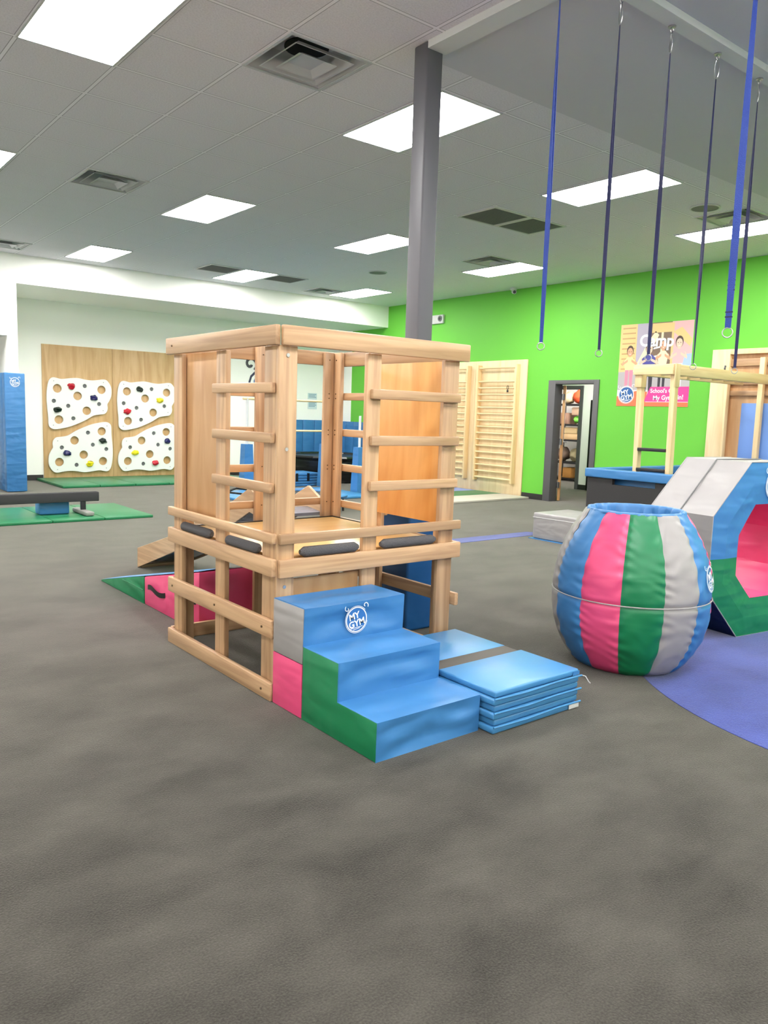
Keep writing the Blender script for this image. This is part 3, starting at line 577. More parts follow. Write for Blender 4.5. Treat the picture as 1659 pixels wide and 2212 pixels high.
# ------------------------------------------------------------------ octagon tumbler
OC = thing('foam_octagon', 'large octagonal foam tunnel, blue over green front with a pink lined hole', 'foam tunnel', (5.03, 2.475, 0))
ang = math.radians(-8); Mo = Matrix.Translation((5.03, 2.475, 0)) @ Matrix.Rotation(ang, 4, 'Z')
Hh, cc, dp = 1.165, .341, .50; ctr = (.2415, Hh/2)
outer = [(0, 0), (.483, 0), (.483+cc, cc), (.483+cc, cc+.483), (.483, Hh), (0, Hh), (-cc, cc+.483), (-cc, cc)]
ia = .31; ib = .128*1.0; inner = [(ctr[0]+a, ctr[1]+b) for a, b in ((-ib-.012, -ia-.015), (ib+.012, -ia-.015), (ia, -ib-.03), (ia, ib-.02), (ib+.035, ia-.005), (-ib-.035, ia-.005), (-ia, ib-.02), (-ia, -ib-.03))]
zsplit = .545
def frontring(y, sel):
    """front face quads between inner and outer rings cut at the colour line"""
    g = G(); n = 8; quads = []
    for i in range(n):
        o1, o2, i1, i2 = outer[i], outer[(i+1) % n], inner[i], inner[(i+1) % n]
        K = 8
        for k in range(K):
            for q in range(4):
                def P(s_, r_):
                    oo = (o1[0]+(o2[0]-o1[0])*s_, o1[1]+(o2[1]-o1[1])*s_); ii = (i1[0]+(i2[0]-i1[0])*s_, i1[1]+(i2[1]-i1[1])*s_)
                    return (ii[0]+(oo[0]-ii[0])*r_, ii[1]+(oo[1]-ii[1])*r_)
                quads.append([P(k/K, q/4), P((k+1)/K, q/4), P((k+1)/K, (q+1)/4), P(k/K, (q+1)/4)])
    for Q in quads:
        def clip(poly):
            out = []
            for a_, b_ in zip(poly, poly[1:]+poly[:1]):
                ina = (a_[1] >= zsplit) == sel; inb = (b_[1] >= zsplit) == sel
                if ina: out.append(a_)
                if ina != inb:
                    t_ = (zsplit-a_[1])/(b_[1]-a_[1]); out.append((a_[0]+(b_[0]-a_[0])*t_, zsplit))
            return out
        c_ = clip(Q)
        if len(c_) > 2:
            g.add([(x, y-.012*max(0, 1-abs((math.hypot(x-ctr[0], z-ctr[1])-.45)/.14)), z) for x, z in c_], [tuple(range(len(c_)))])
    return g
for sel, nm, mt in ((True, 'upper_front', m_blue), (False, 'lower_front', m_greenv)):
    build(nm, frontring(0, sel).tf(Mo), mt, OC, smooth=60)
    g = frontring(dp, sel); build(nm.replace('front', 'back'), g.tf(Mo), mt, OC, smooth=60)
def shell(idx, ring, y0, y1, dent=.006):
    g = G(); n = 8
    for i in idx:
        a_, b_ = ring[i], ring[(i+1) % n]; d = Vector((b_[0]-a_[0], b_[1]-a_[1])).normalized(); nn = (d.y, -d.x)
        def fn(u, v, a_=a_, b_=b_, nn=nn):
            e = math.sin(PI*u)*math.sin(PI*v); w_ = dent*e+.004*e*noise.noise(Vector((u*5, v*6, i)))*2
            return (a_[0]+(b_[0]-a_[0])*u-nn[0]*w_, y0+(y1-y0)*v, a_[1]+(b_[1]-a_[1])*u-nn[1]*w_)
        g.grid(fn, 10, 10)
    return g
build('grey_cover', shell([3, 4, 5, 6], outer, 0, dp).tf(Mo), m_greyv, OC, smooth=50); build('dark_cover', shell([7, 1, 0, 2], outer, 0, dp).tf(Mo), m_navyv, OC, smooth=50, label='dark navy underside cover')
build('pink_lining', shell(range(8), inner, 0, dp, -.004).tf(Mo), m_pink, OC, smooth=50)
g = G()
for ring_y in (0, dp):
    g.tube([Vector((x, ring_y, z)) for x, z in outer], .004, 6, closed=True)
g.tf(Mo); build('piping', g, m_greyv, OC)
g = G(); pth = [(.483, dp*.52, Hh+.002), (0, dp*.52, Hh+.002), (-cc-.002, dp*.52, cc+.483), (-cc-.003, dp*.52, cc)]
g.tube([Vector(p) for p in pth], .005, 6); g.tf(Mo); build('seam_cord', g, m_grille, OC)
emblem(OC, lambda u, v, l: Mo @ Vector((.255+u*.22, -.014-l, 1.015+v*.22)))

# ------------------------------------------------------------------ grey block
g = G(); GB = thing('foam_block', 'low light grey foam block on the carpet left of the barrel', 'foam block', (7.42, 5.6, 0))
g.box(7.10, 7.74, 5.3, 6.03, .006, .31, .02, 3); build('block_cover', g, m_greyv, GB)
g = G(); g.box(7.07, 7.76, 5.28, 6.06, 0, .006); build('base_flap', g, m_blue, GB)
g = G(); g.tube([(7.098, 5.3, .26), (7.098, 6.03, .255)], .003, 6); build('seam', g, m_metalwhite, GB)

# ------------------------------------------------------------------ foam pit with monkey bars
PT = thing('foam_pit', 'carpeted foam pit box with a thick blue padded rim, before the green wall', 'foam pit', (9.1, 5.3, 0))
px0, px1, py0, py1, rz1 = 7.85, 10.4, 4.73, 5.9, .83
g = G(); t_ = .05
g.box(px0+.03, px0+.08, py0+.03, 4.95, 0, rz1-.10); g.box(px0+.03, px0+.08, 5.52, py1-.03, 0, rz1-.10); g.box(px0+.03, px0+.08, 4.95, 5.52, 0, .655); g.box(px0+.03, px0+.08, 4.95, 5.52, .72, rz1-.1)
g.box(px0+.08, px1-.03, py0+.03, py0+.08, 0, rz1-.1); g.box(px0+.08, px1-.03, py1-.08, py1-.03, 0, rz1-.1); g.box(px1-.08, px1-.03, py0+.08, py1-.08, 0, rz1-.1)
build('carpeted_box', g, m_felt_dk, PT)
for q in ((px0, px0+.13, py0, py1), (px0+.13, px1, py0, py0+.13), (px0+.13, px1, py1-.13, py1), (px1-.13, px1, py0+.13, py1-.13)):
    g = G(); g.box(*q, rz1-.105, rz1, .014, 3); build('rim_pad', g, m_blue, PT)
g = G(); g.box(px0+.14, px0+.2, 4.85, 5.62, .5, .73, .01); build('inner_pad', g, m_blue, PT)
g = G(); g.box(px0+.08, px1-.08, py0+.08, py1-.08, .1, .5); build('pit_filling', g, m_blue_dk, PT)
MB_ = thing('monkey_bars', 'pale wooden horizontal ladder on two uprights standing in the foam pit', 'monkey bars', (9.2, 5.15, 0))
for (y, ) in ((4.94,), (5.365,)):
    g = G(); g.prism([(8.09, .5), (8.17, .5), (8.13, 1.95), (8.05, 1.95)], y-.03, y+.03, 'xz', .004, 1); build('upright', g, m_pale[2], MB_)
    g = G(); g.box(8.03, 8.13, y-.045, y-.031 if y < 5 else y+.045, 1.80, 2.06, .003); build('corner_plate', g, m_pale[2], MB_)
    g = G(); g.box(8.06, 10.42, y-.03, y+.03, 1.935, 2.055, .004); build('side_rail', g, m_pale[0], MB_)
g = G(); g.box(8.0, 8.055, 4.91, 5.42, 1.94, 2.055, .004); build('cross_beam', g, m_pale[1], MB_)
for i in range(7):
    x = 8.45+i*.29; g = G(); g.tube([(x, 4.97, 1.975), (x, 5.335, 1.975)], .017, 12); build('rung', g, m_pale[1], MB_)
for z in (1.085, .85):
    g = G(); g.box(8.06, 8.15, 4.97, 5.335, z-.018, z+.018, .004); build('step', g, m_dsteel, MB_, label='dark ladder step')
# timber surround on the green wall
SR = thing('timber_wall_frame', 'plywood frame with a deep recess on the green wall at the right edge', 'wall frame', (10.5, 5.4, 0))
xf = 10.50
g = G(); g.box(xf, X1-.001, 5.60, 5.855, .0, 2.43, .003); build('side_board', g, m_ply_pale, SR); g = G(); g.box(xf, X1-.001, 4.05, 4.30, .0, 2.43, .003); build('side_board', g, m_ply_pale, SR)
g = G(); g.box(xf, X1-.001, 4.30, 5.60, 2.36, 2.43, .003); build('header_board', g, m_ply_pale, SR)
g = G(); g.box(X1-.012, X1-.001, 4.30, 5.60, .0, 2.36); build('back_board', g, m_ply, SR)
for z0, z1 in ((2.20, 2.30), (1.95, 2.02), (1.80, 1.87)):
    g = G(); g.box(X1-.05, X1-.012, 4.30, 5.60, z0, z1, .003); build('batten', g, WD[1], SR)
g = G(); g.box(10.42, 10.49, 5.075, 5.14, .0, 2.30, .004); build('front_upright', g, m_pale[2], SR)
g = G(); g.box(10.42, xf-.001, 5.56, 5.60, .0, 2.18, .003); build('front_upright', g, m_pale[2], SR)
g = G(); g.box(10.535, X1-.0125, 4.9, 5.40, .4, 1.70, .01); build('blue_pad', g, vinyl('soft_blue_pad', '#6f95d8', .5, .05), SR)
g = G(); g.tube([(10.40, 5.60, 2.20), (10.385, 5.6, 2.16), (10.40, 5.6, 2.13)], .012, 8); tag(build('snap_hook', g, m_dsteel, None, loc=(10.4, 5.6, 2.13)), 'small dark snap hook hanging by the timber frame', 'hook')

# ------------------------------------------------------------------ hanging straps
def ribbon(g, top, bot, w, tw0, tw1, n=26, off=0, wfn=None):
    P0, P1 = Vector(top), Vector(bot); vs = []; fs = []; th = .0016
    for i in range(n+1):
        u = i/n; p = P0.lerp(P1, u); a = tw0+(tw1-tw0)*u; ww = w*(wfn(u) if wfn else 1)/2
        d = Vector((math.cos(a), math.sin(a), 0)); nn = Vector((-math.sin(a), math.cos(a), 0)); o_ = nn*off*math.sin(PI*u)
        vs += [p+o_+d*ww+nn*th, p+o_-d*ww+nn*th, p+o_-d*ww-nn*th, p+o_+d*ww-nn*th]
    for i in range(n):
        for j in range(4): fs.append((4*i+j, 4*i+(j+1) % 4, 4*i+4+(j+1) % 4, 4*i+4+j))
    fs += [(0, 1, 2, 3), (4*n+3, 4*n+2, 4*n+1, 4*n)]
    g.add(vs, fs)
def strap(x, y, ztop, zring, w, mat, label, tw, rr=.018, big=False):
    t = thing('hanging_strap', label, 'strap', (x, y, ztop), 'blue straps hanging from the ceiling')
    g = G(); g.lathe([(0, 0), (.022, 0), (.022, -.006), (0, -.006)], (x, y, ztop), 20); g.tube([(x+.014*math.cos(a_), y, ztop-.022+.014*math.sin(a_)) for a_ in [2*PI*i/16 for i in range(16)]], .0035, 6, closed=True); build('eye_bolt', g, m_steel, t)
    g = G(); zc = ztop-.085; dx, dy = math.cos(tw[0]), math.sin(tw[0])
    g.tube([(x+.013*dx*math.cos(a_)*(1.2 if math.sin(a_) > 0 else .8), y+.013*dy*math.cos(a_), zc+.055*math.sin(a_)) for a_ in [2*PI*i/24 for i in range(24)]], .0042, 8, closed=True); build('carabiner', g, m_steel, t)
    zt_ = ztop-.142; g = G(); ribbon(g, (x, y, zt_), (x, y, zring+rr), w, tw[0], tw[1], off=.006, wfn=lambda u: .35+.65*min(1, u*1.6)*(1 if u < .85 else 1-.25*(u-.85)/.15)); ribbon(g, (x, y, zt_), (x, y, zring+rr), w, tw[0], tw[1], off=-.006, wfn=lambda u: .35+.65*min(1, u*1.6)*(1 if u < .85 else 1-.25*(u-.85)/.15))
    build('webbing', g, mat, t, smooth=30)
    if big:
        g = G()
        for z in (2.13, 2.11, 2.09, 2.0, 1.98, 1.96, 1.87, 1.85): g.box(x-.015, x+.015, y-.003, y+.003, z-.003, z+.003)
        g.tf(Matrix.Translation((x, y, 0)) @ Matrix.Rotation(tw[1], 4, 'Z') @ Matrix.Translation((-x, -y, 0))); build('stitching', g, m_webdk, t)
    g = G(); vd = math.atan2(-y, -x)+PI/2
    g.tube([(x+rr*math.cos(a_)*math.cos(vd), y+rr*math.cos(a_)*math.sin(vd), zring+rr*math.sin(a_)) for a_ in [2*PI*i/32 for i in range(32)]], .0026, 8, closed=True); build('ring', g, m_steel, t)
q = PI/2-.65
strap(3.165, 2.70, 3.6, 1.768, .021, m_webbl, 'bright blue hanging strap nearest the grey column, leftmost of the row', (-2.2, -.9))
strap(3.65, 2.70, 3.6, 1.768, .017, m_webdk, 'navy hanging strap ending above the doorway, second from the column', (-2.0, -1.0))
strap(4.125, 2.70, 3.6, 1.776, .021, m_webdk, 'navy hanging strap ending over the wall poster', (-2.2, -.8))
strap(4.62, 2.70, 3.6, 1.756, .016, m_webdk, 'thin navy hanging strap just right of the wall poster', (-1.2, -2.4))
strap(5.135, 2.70, 3.6, 1.76, .021, m_webdk, 'navy hanging strap ending at the wooden monkey bar rail, farthest right', (-2.4, -.9))
strap(3.222, 1.739, ZC-.004, 1.785, .029, m_webbl, 'wide royal blue stitched strap nearest the viewer, with a thicker ring', (-1.0, -1.0-.35), .020, True)

# ------------------------------------------------------------------ wall bars
WB = thing('plywood_backboard', 'pale plywood backboard behind the wall bars on the green wall', 'board', (10.57, 10.5, 0))
g = G(); g.box(10.565, X1-.001, 9.287, 10.537, .0, 2.42, .002); build('plywood_sheet', g, m_ply_pale, WB); g = G(); g.box(10.565, X1-.001, 10.541, 11.79, .0, 2.42, .002); build('plywood_sheet', g, m_ply_pale, WB)
def wallbars(ya, yb, label):
    t = thing('wall_bars', label, 'wall bars', (10.51, (ya+yb)/2, 0), 'wooden wall bar ladders')
    for y in (ya, yb-.09):
        g = G(); g.box(10.46, 10.564, y, y+.035, .23, 2.34, .004); g.box(10.50, 10.564, y+.035, y+.09, .23, 2.34, .003); build('side_rail', g, m_pale[2], t)
    for k in range(17):
        z = .294+k*.1165 if k < 16 else 2.285
        g = G(); g.tube([(10.495, ya+.03, z), (10.495, yb-.06, z)], .016, 10); build('rung', g, m_pale[1], t)
    return t
wallbars(9.44, 10.47, 'wooden wall bars with many rungs, the full unit nearer the doorway'); wallbars(10.65, 11.69, 'wooden wall bars, the unit partly hidden behind the play tower')
t = thing('snap_clip', 'small dark metal clip hanging on a rung of the wall bars', 'clip', (10.48, 9.64, 1.9))
g = G(); g.tube([(10.475+.0*i, 9.64+.02*math.cos(2*PI*i/14), 1.93+.035*math.sin(2*PI*i/14)) for i in range(14)], .005, 6, closed=True); build('hook', g, m_dsteel, t); g = G(); g.box(10.468, 10.482, 9.62, 9.66, 1.85, 1.89, .004); build('clip_body', g, m_dsteel, t)
WM = thing('striped_floor_mat', 'folding floor mat in grey, green and blue panels below the wall bars', 'gym mat', (9.5, 10, 0))
for k, mt in enumerate((m_matgreyv, m_matgreen, simple('periwinkle_vinyl', '#7d93cf', .45), m_matgreen)):
    g = G(); g.box(8.62, 10.53, 9.06+k*.655, 9.06+k*.655+.65, 0, .035, .006); build('mat_panel', g, mt, WM)

# ------------------------------------------------------------------ climbing board at the back
CB = thing('climbing_backboard', 'tan plywood backboard behind the four white climbing panels', 'board', (5.9, 14.98, 0))
for a_, b_ in ((4.072, 5.338), (5.342, 6.61), (6.614, 7.35)):
    g = G(); g.box(a_, b_, 14.972, 14.999, 0, 2.446, .002); build('plywood_sheet', g, m_ply_tan, CB)
OUT = [(-0.483, 0.463), (-0.426, 0.455), (-0.338, 0.441), (-0.168, 0.465), (-0.048, 0.471), (0.095, 0.448), (0.21, 0.442), (0.326, 0.456), (0.404, 0.469), (0.475, 0.456), (0.537, 0.381), (0.564, 0.296), (0.558, 0.163), (0.517, 0.067), (0.485, 0.011), (0.49, -0.059), (0.475, -0.122), (0.428, -0.171), (0.341, -0.185), (0.216, -0.211), (0.061, -0.304), (-0.168, -0.404), (-0.332, -0.449), (-0.48, -0.47), (-0.552, -0.44), (-0.58, -0.384), (-0.584, -0.241), (-0.599, -0.054), (-0.606, 0.095), (-0.596, 0.245), (-0.572, 0.373), (-0.535, 0.438)]
BIG = [(-0.418, 0.268), (-0.061, 0.145), (0.378, 0.276), (0.101, -0.121), (-0.401, -0.294)]; SML = [(0.071, 0.332), (-0.483, 0.041), (-0.232, -0.041), (0.33, 0.01), (-0.144, -0.266)]
SCR = [(-0.479, 0.4), (0.415, 0.413), (0.403, -0.111), (-0.499, -0.396)]; HLD = [(-0.17, 0.317), (0.236, 0.119), (-0.422, -0.113)]
pv, pf = plate2d(smooth_closed(OUT, 4), [circ(c, .078) for c in BIG]+[circ(c, .038, 20) for c in SML], .03)
hold_m = {'red': simple('red_resin', '#c3122c', .25), 'navy': simple('navy_resin', '#1c1a5c', .25), 'black': simple('black_green_resin', '#15231d', .25), 'yellow': simple('yellow_resin', '#f2dc1c', .35)}
def climb(cx, cz, s, label, hc):
    t = thing('climbing_plate', label, 'climbing hold board', (cx, 14.93, cz), 'white climbing plates with round holes')
    g = G(); g.add([(cx+s*v.x, 14.925+v.y, cz+s*v.z) for v in pv], pf); build('panel_board', g, m_panelwhite, t, smooth=30)
    g = G()
    for x, z in SCR: g.disc((cx+s*x, 14.924, cz+s*z), .007, 'y', 10, t=.004)
    for x, z in SCR: g.tube([(cx+s*x, 14.954, cz+s*z), (cx+s*x, 14.972, cz+s*z)], .02, 10)
    build('screws', g, m_grille, t)
    g = G()
    for x, z in SML: g.disc((cx+s*x, 14.95, cz+s*z), .038, 'y', 16, t=.004)
    build('dark_sockets', g, m_grille, t)
    for (x, z), c in zip(HLD, hc):
        g = G(); bm = bmesh.new(); bmesh.ops.create_icosphere(bm, subdivisions=3, radius=1); sd = Vector((cx*3, cz*5, x*7))
        for v in bm.verts:
            d = 1+.45*noise.noise(v.co*1.3+sd); v.co = Vector((cx+s*x+v.co.x*.068*d, 14.925+min(0, v.co.y)*.055*d, cz+s*z+v.co.z*.052*d))
        bm.verts.index_update(); g.add([v.co.copy() for v in bm.verts], [[v.index for v in f.verts] for f in bm.faces]); bm.free()
        build('hand_hold', g, hold_m[c], t, smooth=60, label=c+' hand hold')
climb(4.735, 1.40, 1, 'white climbing plate at upper left with red, navy and black holds', ('red', 'navy', 'black'))
climb(6.015, 1.40, 1, 'white climbing plate at upper right with black, yellow and red holds', ('black', 'yellow', 'red'))
climb(4.707, .608, -1, 'white climbing plate at lower left with navy, yellow and black holds', ('yellow', 'navy', 'black'))
climb(5.982, .61, -1, 'white climbing plate at lower right with yellow, red and navy holds', ('red', 'yellow', 'navy'))
GM = thing('wall_floor_mat', 'green folding mat along the foot of the climbing board', 'gym mat', (5.8, 14.2, 0))
for k in range(6):
    x = 3.94+k*.62; g = G(); g.prism([(x, 13.42), (x+.612, 13.42), (x+.612, 14.96), (x, 14.96)], 0, .045, 'xy', .01, 2); build('mat_panel', g, m_matgreen, GM)

# pier pad
PP = thing('pier_pad', 'tall blue foam pad strapped to the white wall pier at the left', 'wall pad', (3.15, 13.15, 0))
g = G(); g.box(3.005, 3.30, 13.07, 13.228, 0.01, 1.84, .012, 3); g.box(3.005, 3.096, 13.228, 13.6, .01, 1.84, .01, 2); build('pad_cover', g, m_blue, PP)
emblem(PP, lambda u, v, l: (3.155+u*.15, 13.068-l, 1.70+v*.15))

# balance beam group
BM = thing('balance_beam', 'low charcoal carpeted balance beam on the green mat at the left edge', 'balance beam', (2.2, 10, 0))
g = G(); g.box(.6, 3.345, 9.90, 10.0, .195, .31, .008, 2); build('beam', g, simple('beam_carpet', '#434244', 1, bump=.5, bscale=260, spec=.1), BM)
for x in (.9, 3.16):
    g = G(); g.box(x-.03, x+.03, 9.93, 9.97, .06, .195, .004); build('post', g, m_dsteel, BM)
    g = G(); g.box(x-.055, x+.055, 9.68, 10.22, .036, .09, .02, 2); build('foot', g, m_metalwhite if 0 else simple('scuffed_foot_rubber', '#8c8b86', .8, bump=.6, bscale=90), BM)
LM = thing('balance_beam_mat', 'green folding mat lying under the balance beam', 'gym mat', (2.6, 10.2, 0))
for k in range(5):
    x = 3.90-.612*(k+1); g = G(); g.box(x, x+.606, 9.52, 10.92, 0, .034, .007); build('mat_panel', g, m_matgreen, LM)
g = G(); g.box(2.66, 3.02, 10.03, 10.22, .035, .19, .018, 3); BB = tag(build('foam_brick', g, m_blue, None, loc=(2.84, 10.12, .035)), 'small blue foam brick tucked under the balance beam', 'foam block')

# ------------------------------------------------------------------ equipment seen through the tower
CP = None
for k in range(8):
    x0 = 9.0+k*.19 if 0 else None
t = thing('corner_wall_pads', 'tall blue wall pads lining the far corner behind the trampoline', 'wall pads', (10.4, 14.8, 0))
for k in range(5):
    g = G(); x = X1-.06-.31*(k+1); g.box(x, x+.305, 14.93, 14.985, .02, 1.21, .015, 2); build('pad_panel', g, m_blue, t)
for k in range(8):
    g = G(); y = 14.92-.31*(k+1); g.box(X1-.065, X1-.013, y, y+.305, .02, 1.2, .015, 2); build('pad_panel', g, m_blue, t)
TR = thing('trampoline', 'black round trampoline with a dark skirt in the far corner', 'trampoline', (9.35, 13.45, 0))
g = G(); g.lathe([(0, .50), (.8, .50), (.82, .53), (1.05, .53), (1.08, .50), (1.06, .46), (1.0, .44)], (9.35, 13.45, 0), 10); build('bed_and_pad', g, m_blackv, TR, smooth=20)
g = G(); g.lathe([(1.0, .455), (.93, .02)], (9.35, 13.45, 0), 40, fn=lambda r, z, a: .012*math.sin(a*22)); build('skirt', g, m_blackv, TR)
g = G()
for i in range(8):
    a_ = 2*PI*i/8; g.tube([(9.35+1.0*math.cos(a_), 13.45+1.0*math.sin(a_), .45), (9.35+1.04*math.cos(a_), 13.45+1.04*math.sin(a_), 0.0)], .02, 8)
build('legs', g, m_dsteel, TR)
UB = thing('horizontal_bar_station', 'gymnastic bar station with pale wooden bars and blue padded posts', 'gym bars', (7.4, 12, 0))
g = G(); g.tube([(6.5, 12, 1.58), (8.27, 12, 1.585)], .02, 12); build('high_bar', g, m_pale[0], UB); g = G(); g.tube([(6.58, 11.95, 1.045), (8.27, 11.95, 1.05)], .018, 12); build('low_bar', g, m_pale[0], UB)
for x, y, zz in ((6.58, 12, 1.60), (8.27, 12.1, 1.60), (8.2, 10.94, 1.35)):
    g = G(); g.tube([(x, y, .0), (x, y, zz)], .022, 12); build('metal_post', g, m_metalwhite, UB)
    g = G(); R0, R1 = .10, .075
    g.add([(x+sx*R0, y+sy*R0, .02) for sx, sy in ((-1, -1), (1, -1), (1, 1), (-1, 1))]+[(x+sx*R1, y+sy*R1, .81) for sx, sy in ((-1, -1), (1, -1), (1, 1), (-1, 1))], [(3, 2, 1, 0), (4, 5, 6, 7), (0, 1, 5, 4), (1, 2, 6, 5), (2, 3, 7, 6), (3, 0, 4, 7)]); build('post_pad', g, m_blue, UB, smooth=0)
FS = thing('folded_mat_pile', 'blue folded mat pile with black straps seen through the tower', 'gym mat', (8.0, 12.6, 0))
for k in range(5):
    g = G(); g.box(7.62, 8.35, 12.35, 12.95, .05*k+.003, .05*k+.049, .012, 2); build('mat_panel', g, m_blue, FS)
for x in (7.8, 8.05):
    g = G(); g.box(x, x+.05, 12.343, 12.353, .10, .25); build('strap', g, m_black, FS)
g = G(); g.box(5.7, 8.07, 10.3, 11.84, 0, .04, .01); g.box(5.7, 8.07, 11.19, 11.21, .04, .042); tag(build('landing_mat', g, m_blue_lt, None, loc=(7, 11.2, 0)), 'large light blue landing mat on the floor behind the slide', 'gym mat')
RB = thing('mini_trampoline', 'small round blue padded trampoline with a black tube handle, behind the slide', 'trampoline', (6.15, 9.5, 0))
g = G(); g.lathe([(.42, .22), (.43, .24), (.6, .24), (.63, .22), (.62, .19), (.56, .17)], (6.15, 9.5, 0), 48); build('frame_pad', g, m_blue, RB); g = G(); g.lathe([(0, .215), (.43, .215)], (6.15, 9.5, 0), 48); build('jump_bed', g, m_blackv, RB)
g = G()
for i in range(6):
    a_ = 2*PI*i/6+.2; g.tube([(6.15+.57*math.cos(a_), 9.5+.57*math.sin(a_), .19), (6.15+.58*math.cos(a_), 9.5+.58*math.sin(a_), 0)], .016, 8)
build('legs', g, m_dsteel, RB)
g = G(); g.tube([(5.049, 9.9, .1), (5.079, 9.9, 0.17), (5.172, 9.9, 0.258), (5.265, 9.9, 0.294), (5.577, 9.9, 0.244), (5.827, 9.9, .2)], .016, 10); g.tube([(4.948, 9.7, 0.273), (5.465, 9.7, 0.201), (5.751, 9.7, 0.163)], .014, 10); build('handle_bar', g, m_black, RB)
g = G()
for k in range(3): g.box(9.9+k*.07, 9.95+k*.07, 12.0, 12.6, .0, 1.1, .01, 2)
g.tf(Matrix.Translation((9.9, 12.3, 0)) @ Matrix.Rotation(.12, 4, 'Y') @ Matrix.Translation((-9.9, -12.3, 0)) ); tag(build('upright_folded_mat', g, m_blue, None, loc=(9.95, 12.3, 0)), 'blue folded mat standing on edge at the right of the trampoline', 'gym mat')
# notices and wall curl on the white back wall
for (x, z, h, lb) in ((9.872, 1.741, .07, 'small pale blue notice on the white wall, upper of two'), (9.877, 1.544, .09, 'small grey notice on the white wall, lower of two')):
    t = thing('wall_notice', lb, 'notice', (x, 14.998, z)); g = G(); g.box(x-.12, x+.12, 14.994, 14.999, z-h, z+h); build('card', g, simple('notice_card', '#cfdde2', .6), t, smooth=0)
    g = G(); [g.box(x-.1, x+.1-.03*(k % 2), 14.992, 14.9935, z+h-.03-.03*k-.006, z+h-.03-.03*k+.006) for k in range(4 if h > .08 else 3)]; build('printed_lines', g, simple('notice_ink', '#5f87a6', .6), t, smooth=0)
t = thing('wall_decal', 'dark curled line decal high on the white back wall', 'decal', (8.35, 14.995, 2.2))
def wallband(pts, w, y, mat, nm):
    vs, fs = band2d(pts, w); g = G(); g.add([(a_, y, b_) for a_, b_ in vs], fs); build(nm, g, mat, t, smooth=0)
sp = [(8.29+(.155-.0075*i)*math.cos(-.9+i*.42), 2.36+(.155-.0075*i)*math.sin(-.9+i*.42)) for i in range(17)]
tail = [(8.56, 1.93), (8.38, 1.98), (8.27, 2.02), (8.22, 2.12), (8.28, 2.2)]
wallband(sp, .06, 14.9955, simple('decal_charcoal', '#4a4650', .6), 'curl')
wallband([(8.5, 1.75), (8.33, 1.85), (8.27, 1.98), (8.31, 2.10), (8.42, 2.2), (8.5, 2.3)], .05, 14.9955, simple('decal_line', '#3c3a52', .6), 'outline')
wallband([(8.52, 1.72), (8.42, 1.88), (8.42, 2.0), (8.48, 2.12)], .10, 14.996, simple('decal_blue', '#3f6fae', .6), 'blue_stroke')

# ------------------------------------------------------------------ poster on the green wall
PO = thing('camp_poster', 'large gym camp poster of four people posing, on the green wall', 'poster', (X1, 6.83, 2.26))
pyL, pyR, pz0, pz1 = 7.436, 6.220, 1.64, 2.879
def pp(u, v, l=0): return (X1-.004-l, pyL+(pyR-pyL)*u, pz0+(pz1-pz0)*v)
def flat(g, pts, l, mi=0): g.add([pp(u, v, l) for u, v in pts], [tuple(range(len(pts)))], mi)
def ell(c, a_, b_, n=20): return [(c[0]+a_*math.cos(2*PI*i/n), c[1]+b_*math.sin(2*PI*i/n)) for i in range(n)]
g = G(); g.box(X1-.004, X1-.0005, pyR, pyL, pz0, pz1); build('poster_sheet', g, simple('poster_paper', '#d8d3d6', .5), PO, smooth=0)
PM = [simple('print_'+n_, c, .5) for n_, c in (('honey', '#eec886'), ('tan', '#c89a66'), ('mauve', '#b8aebf'), ('sky', '#a9c3e6'), ('brown', '#7a6250'), ('floor', '#b5afb0'), ('cream', '#f4e6bf'), ('navy', '#4a4a9a'), ('skin', '#dca47f'), ('skinlight', '#f0cbb0'), ('hair', '#4e3a30'), ('yellow', '#f1eaa0'), ('rose', '#f08aa0'), ('black', '#35303a'), ('pinkshirt', '#f2b7b8'), ('white', '#f2eff0'))]
g = G()
flat(g, [(0, .35), (.24, .35), (.24, 1), (0, 1)], .0005, 0)
for k in range(9): flat(g, [(.03, .45+k*.062), (.22, .45+k*.062), (.22, .465+k*.062), (.03, .465+k*.062)], .0008, 1)
flat(g, [(.24, .5), (.42, .5), (.42, 1), (.24, 1)], .0005, 2); flat(g, [(.42, .4), (.72, .4), (.72, 1), (.42, 1)], .0005, 4); flat(g, [(.72, .4), (1, .4), (1, 1), (.72, 1)], .0005, 14)
flat(g, [(.2, .42), (.3, .42), (.55, .85), (.5, .9), (.42, .8)], .0008, 6); flat(g, [(.45, .88), (.75, .88), (.75, .99), (.45, .99)], .0008, 0); flat(g, [(.74, .88), (.97, .7), (1, .78), (.85, .93)], .0008, 0)
flat(g, [(.58, .4), (.61, .4), (.61, .88), (.58, .88)], .0008, 6); flat(g, [(.72, .42), (.75, .42), (.75, .95), (.72, .95)], .0009, 0); flat(g, [(.46, .7), (.58, .72), (.58, .7), (.46, .68)], .0008, 15); flat(g, [(.46, .6), (.58, .62), (.58, .6), (.46, .58)], .0008, 15)
flat(g, [(.8, .5), (1, .45), (1, .62), (.8, .6)], .0009, 3); flat(g, [(0, .2), (1, .2), (1, .46), (0, .42)], .0007, 5); flat(g, [(.24, .42), (.42, .42), (.42, .6), (.3, .55)], .0009, 3)
build('printed_scene', g, PM, PO, smooth=0)
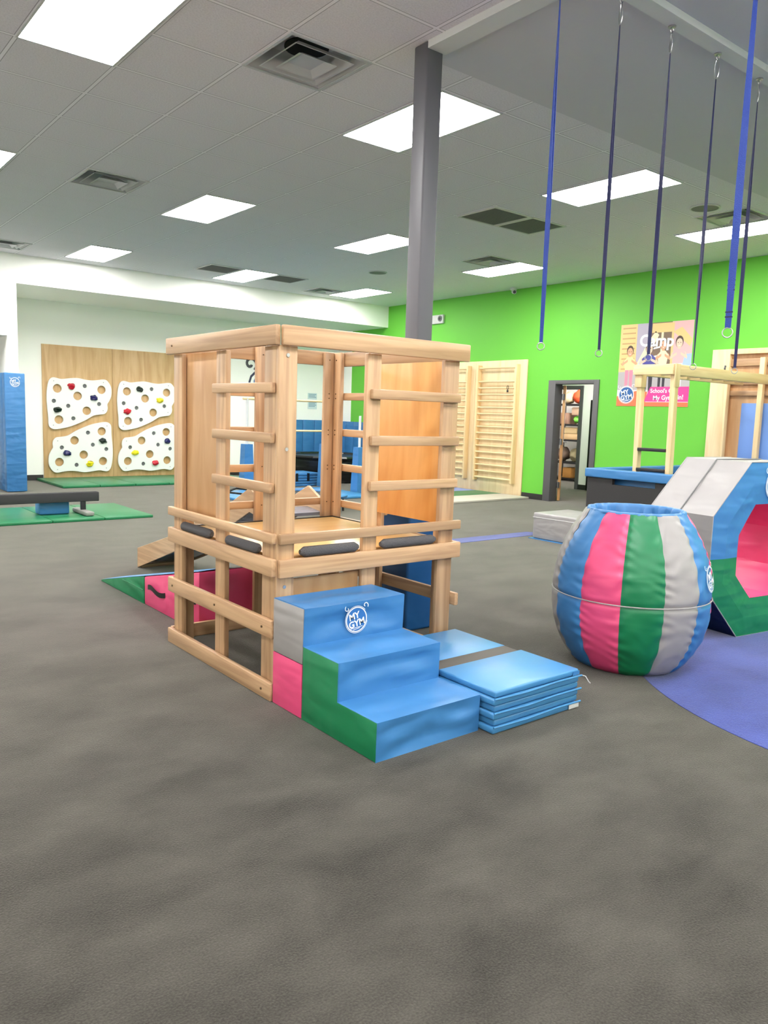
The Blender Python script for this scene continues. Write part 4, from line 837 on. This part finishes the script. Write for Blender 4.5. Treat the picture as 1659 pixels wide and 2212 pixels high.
def person_print(cx, top, h, shirt, pants, skin, wid, l):
    g = G(); hd = .062*h/.6
    flat(g, ell((cx, top-hd), hd*.85, hd*1.15), l, 10); flat(g, ell((cx, top-hd*1.25), hd*.68, hd*.9), l+.0002, skin); flat(g, [(cx-hd*.3, top-hd*2), (cx+hd*.3, top-hd*2), (cx+hd*.3, top-hd*2.6), (cx-hd*.3, top-hd*2.6)], l, skin)
    y1 = top-hd*2.3; y2 = top-h*.52
    flat(g, [(cx-wid*.4, y1), (cx+wid*.4, y1), (cx+wid, y1-.05), (cx+wid*.7, y2), (cx-wid*.7, y2), (cx-wid, y1-.05)], l+.0001, shirt)
    for s_ in (-1, 1):
        flat(g, [(cx+s_*wid*.72, y1-.03), (cx+s_*wid*1.05, y1-.04), (cx+s_*wid*1.35, y2+.07), (cx+s_*wid*1.15, y2+.055)], l, skin); flat(g, [(cx+s_*wid*1.3, y2+.05), (cx+s_*wid*1.32, y2+.085), (cx+s_*wid*.3, y2+.13), (cx+s_*wid*.3, y2+.1)], l+.0003, skin)
        flat(g, [(cx+s_*.005, y2), (cx+s_*wid*.68, y2), (cx+s_*wid*.62, top-h), (cx+s_*wid*.18, top-h)], l, pants)
        flat(g, ell((cx+s_*hd*.27, top-hd*1.15), hd*.09, hd*.09, 8), l+.0005, 13)
    flat(g, [(cx-hd*.25, top-hd*1.65), (cx+hd*.25, top-hd*1.65), (cx, top-hd*1.8)], l+.0005, 15)
    return build('printed_person', g, PM, PO, smooth=0)
person_print(.155, .735, .56, 11, 12, 8, .085, .0012); person_print(.43, .77, .62, 7, 13, 9, .10, .0014); person_print(.62, .80, .58, 6, 13, 8, .075, .0013); person_print(.83, .82, .6, 14, 15, 9, .085, .0012)
g = G(); flat(g, [(0, 0), (1, 0), (1, .05), (.42, .05), (.44, .175), (.3, .19), (0, .12)], .0019, 0); build('orange_band', g, simple('print_orange', '#f4764f', .5), PO, smooth=0)
g = G(); flat(g, [(.40, .058), (1, .058), (1.0, .235), (.48, .235)], .0021, 0); bn = build('pink_banner', g, simple('print_magenta', '#ee3f93', .5), PO, smooth=0)
def ptext(txt, size, u, v, l, mat, nm, rot=0, parent=PO, bold=.02):
    vs, fs = text2d(txt, size, bold); g = G(); c, s_ = math.cos(rot), math.sin(rot)
    P0 = pp(u, v, l); g.add([(P0[0], P0[1]-(a_*c-b_*s_), P0[2]+(a_*s_+b_*c)) for a_, b_ in vs], fs); return build(nm, g, mat, parent, smooth=0)
ptext("School's Out", .085, .665, .185, .0023, m_print, 'lettering', .0, bn); ptext("My Gym's in!", .095, .73, .105, .0023, m_print, 'lettering', .03, bn)
ptext('Camp', .24, .52, .78, .0022, m_print, 'lettering', -.04, bold=.03)
emblem(PO, lambda u, v, l: (X1-.0062-l, pyL+(pyR-pyL)*.14-u*.30, pz0+(pz1-pz0)*.14+v*.28), m_logoblue)
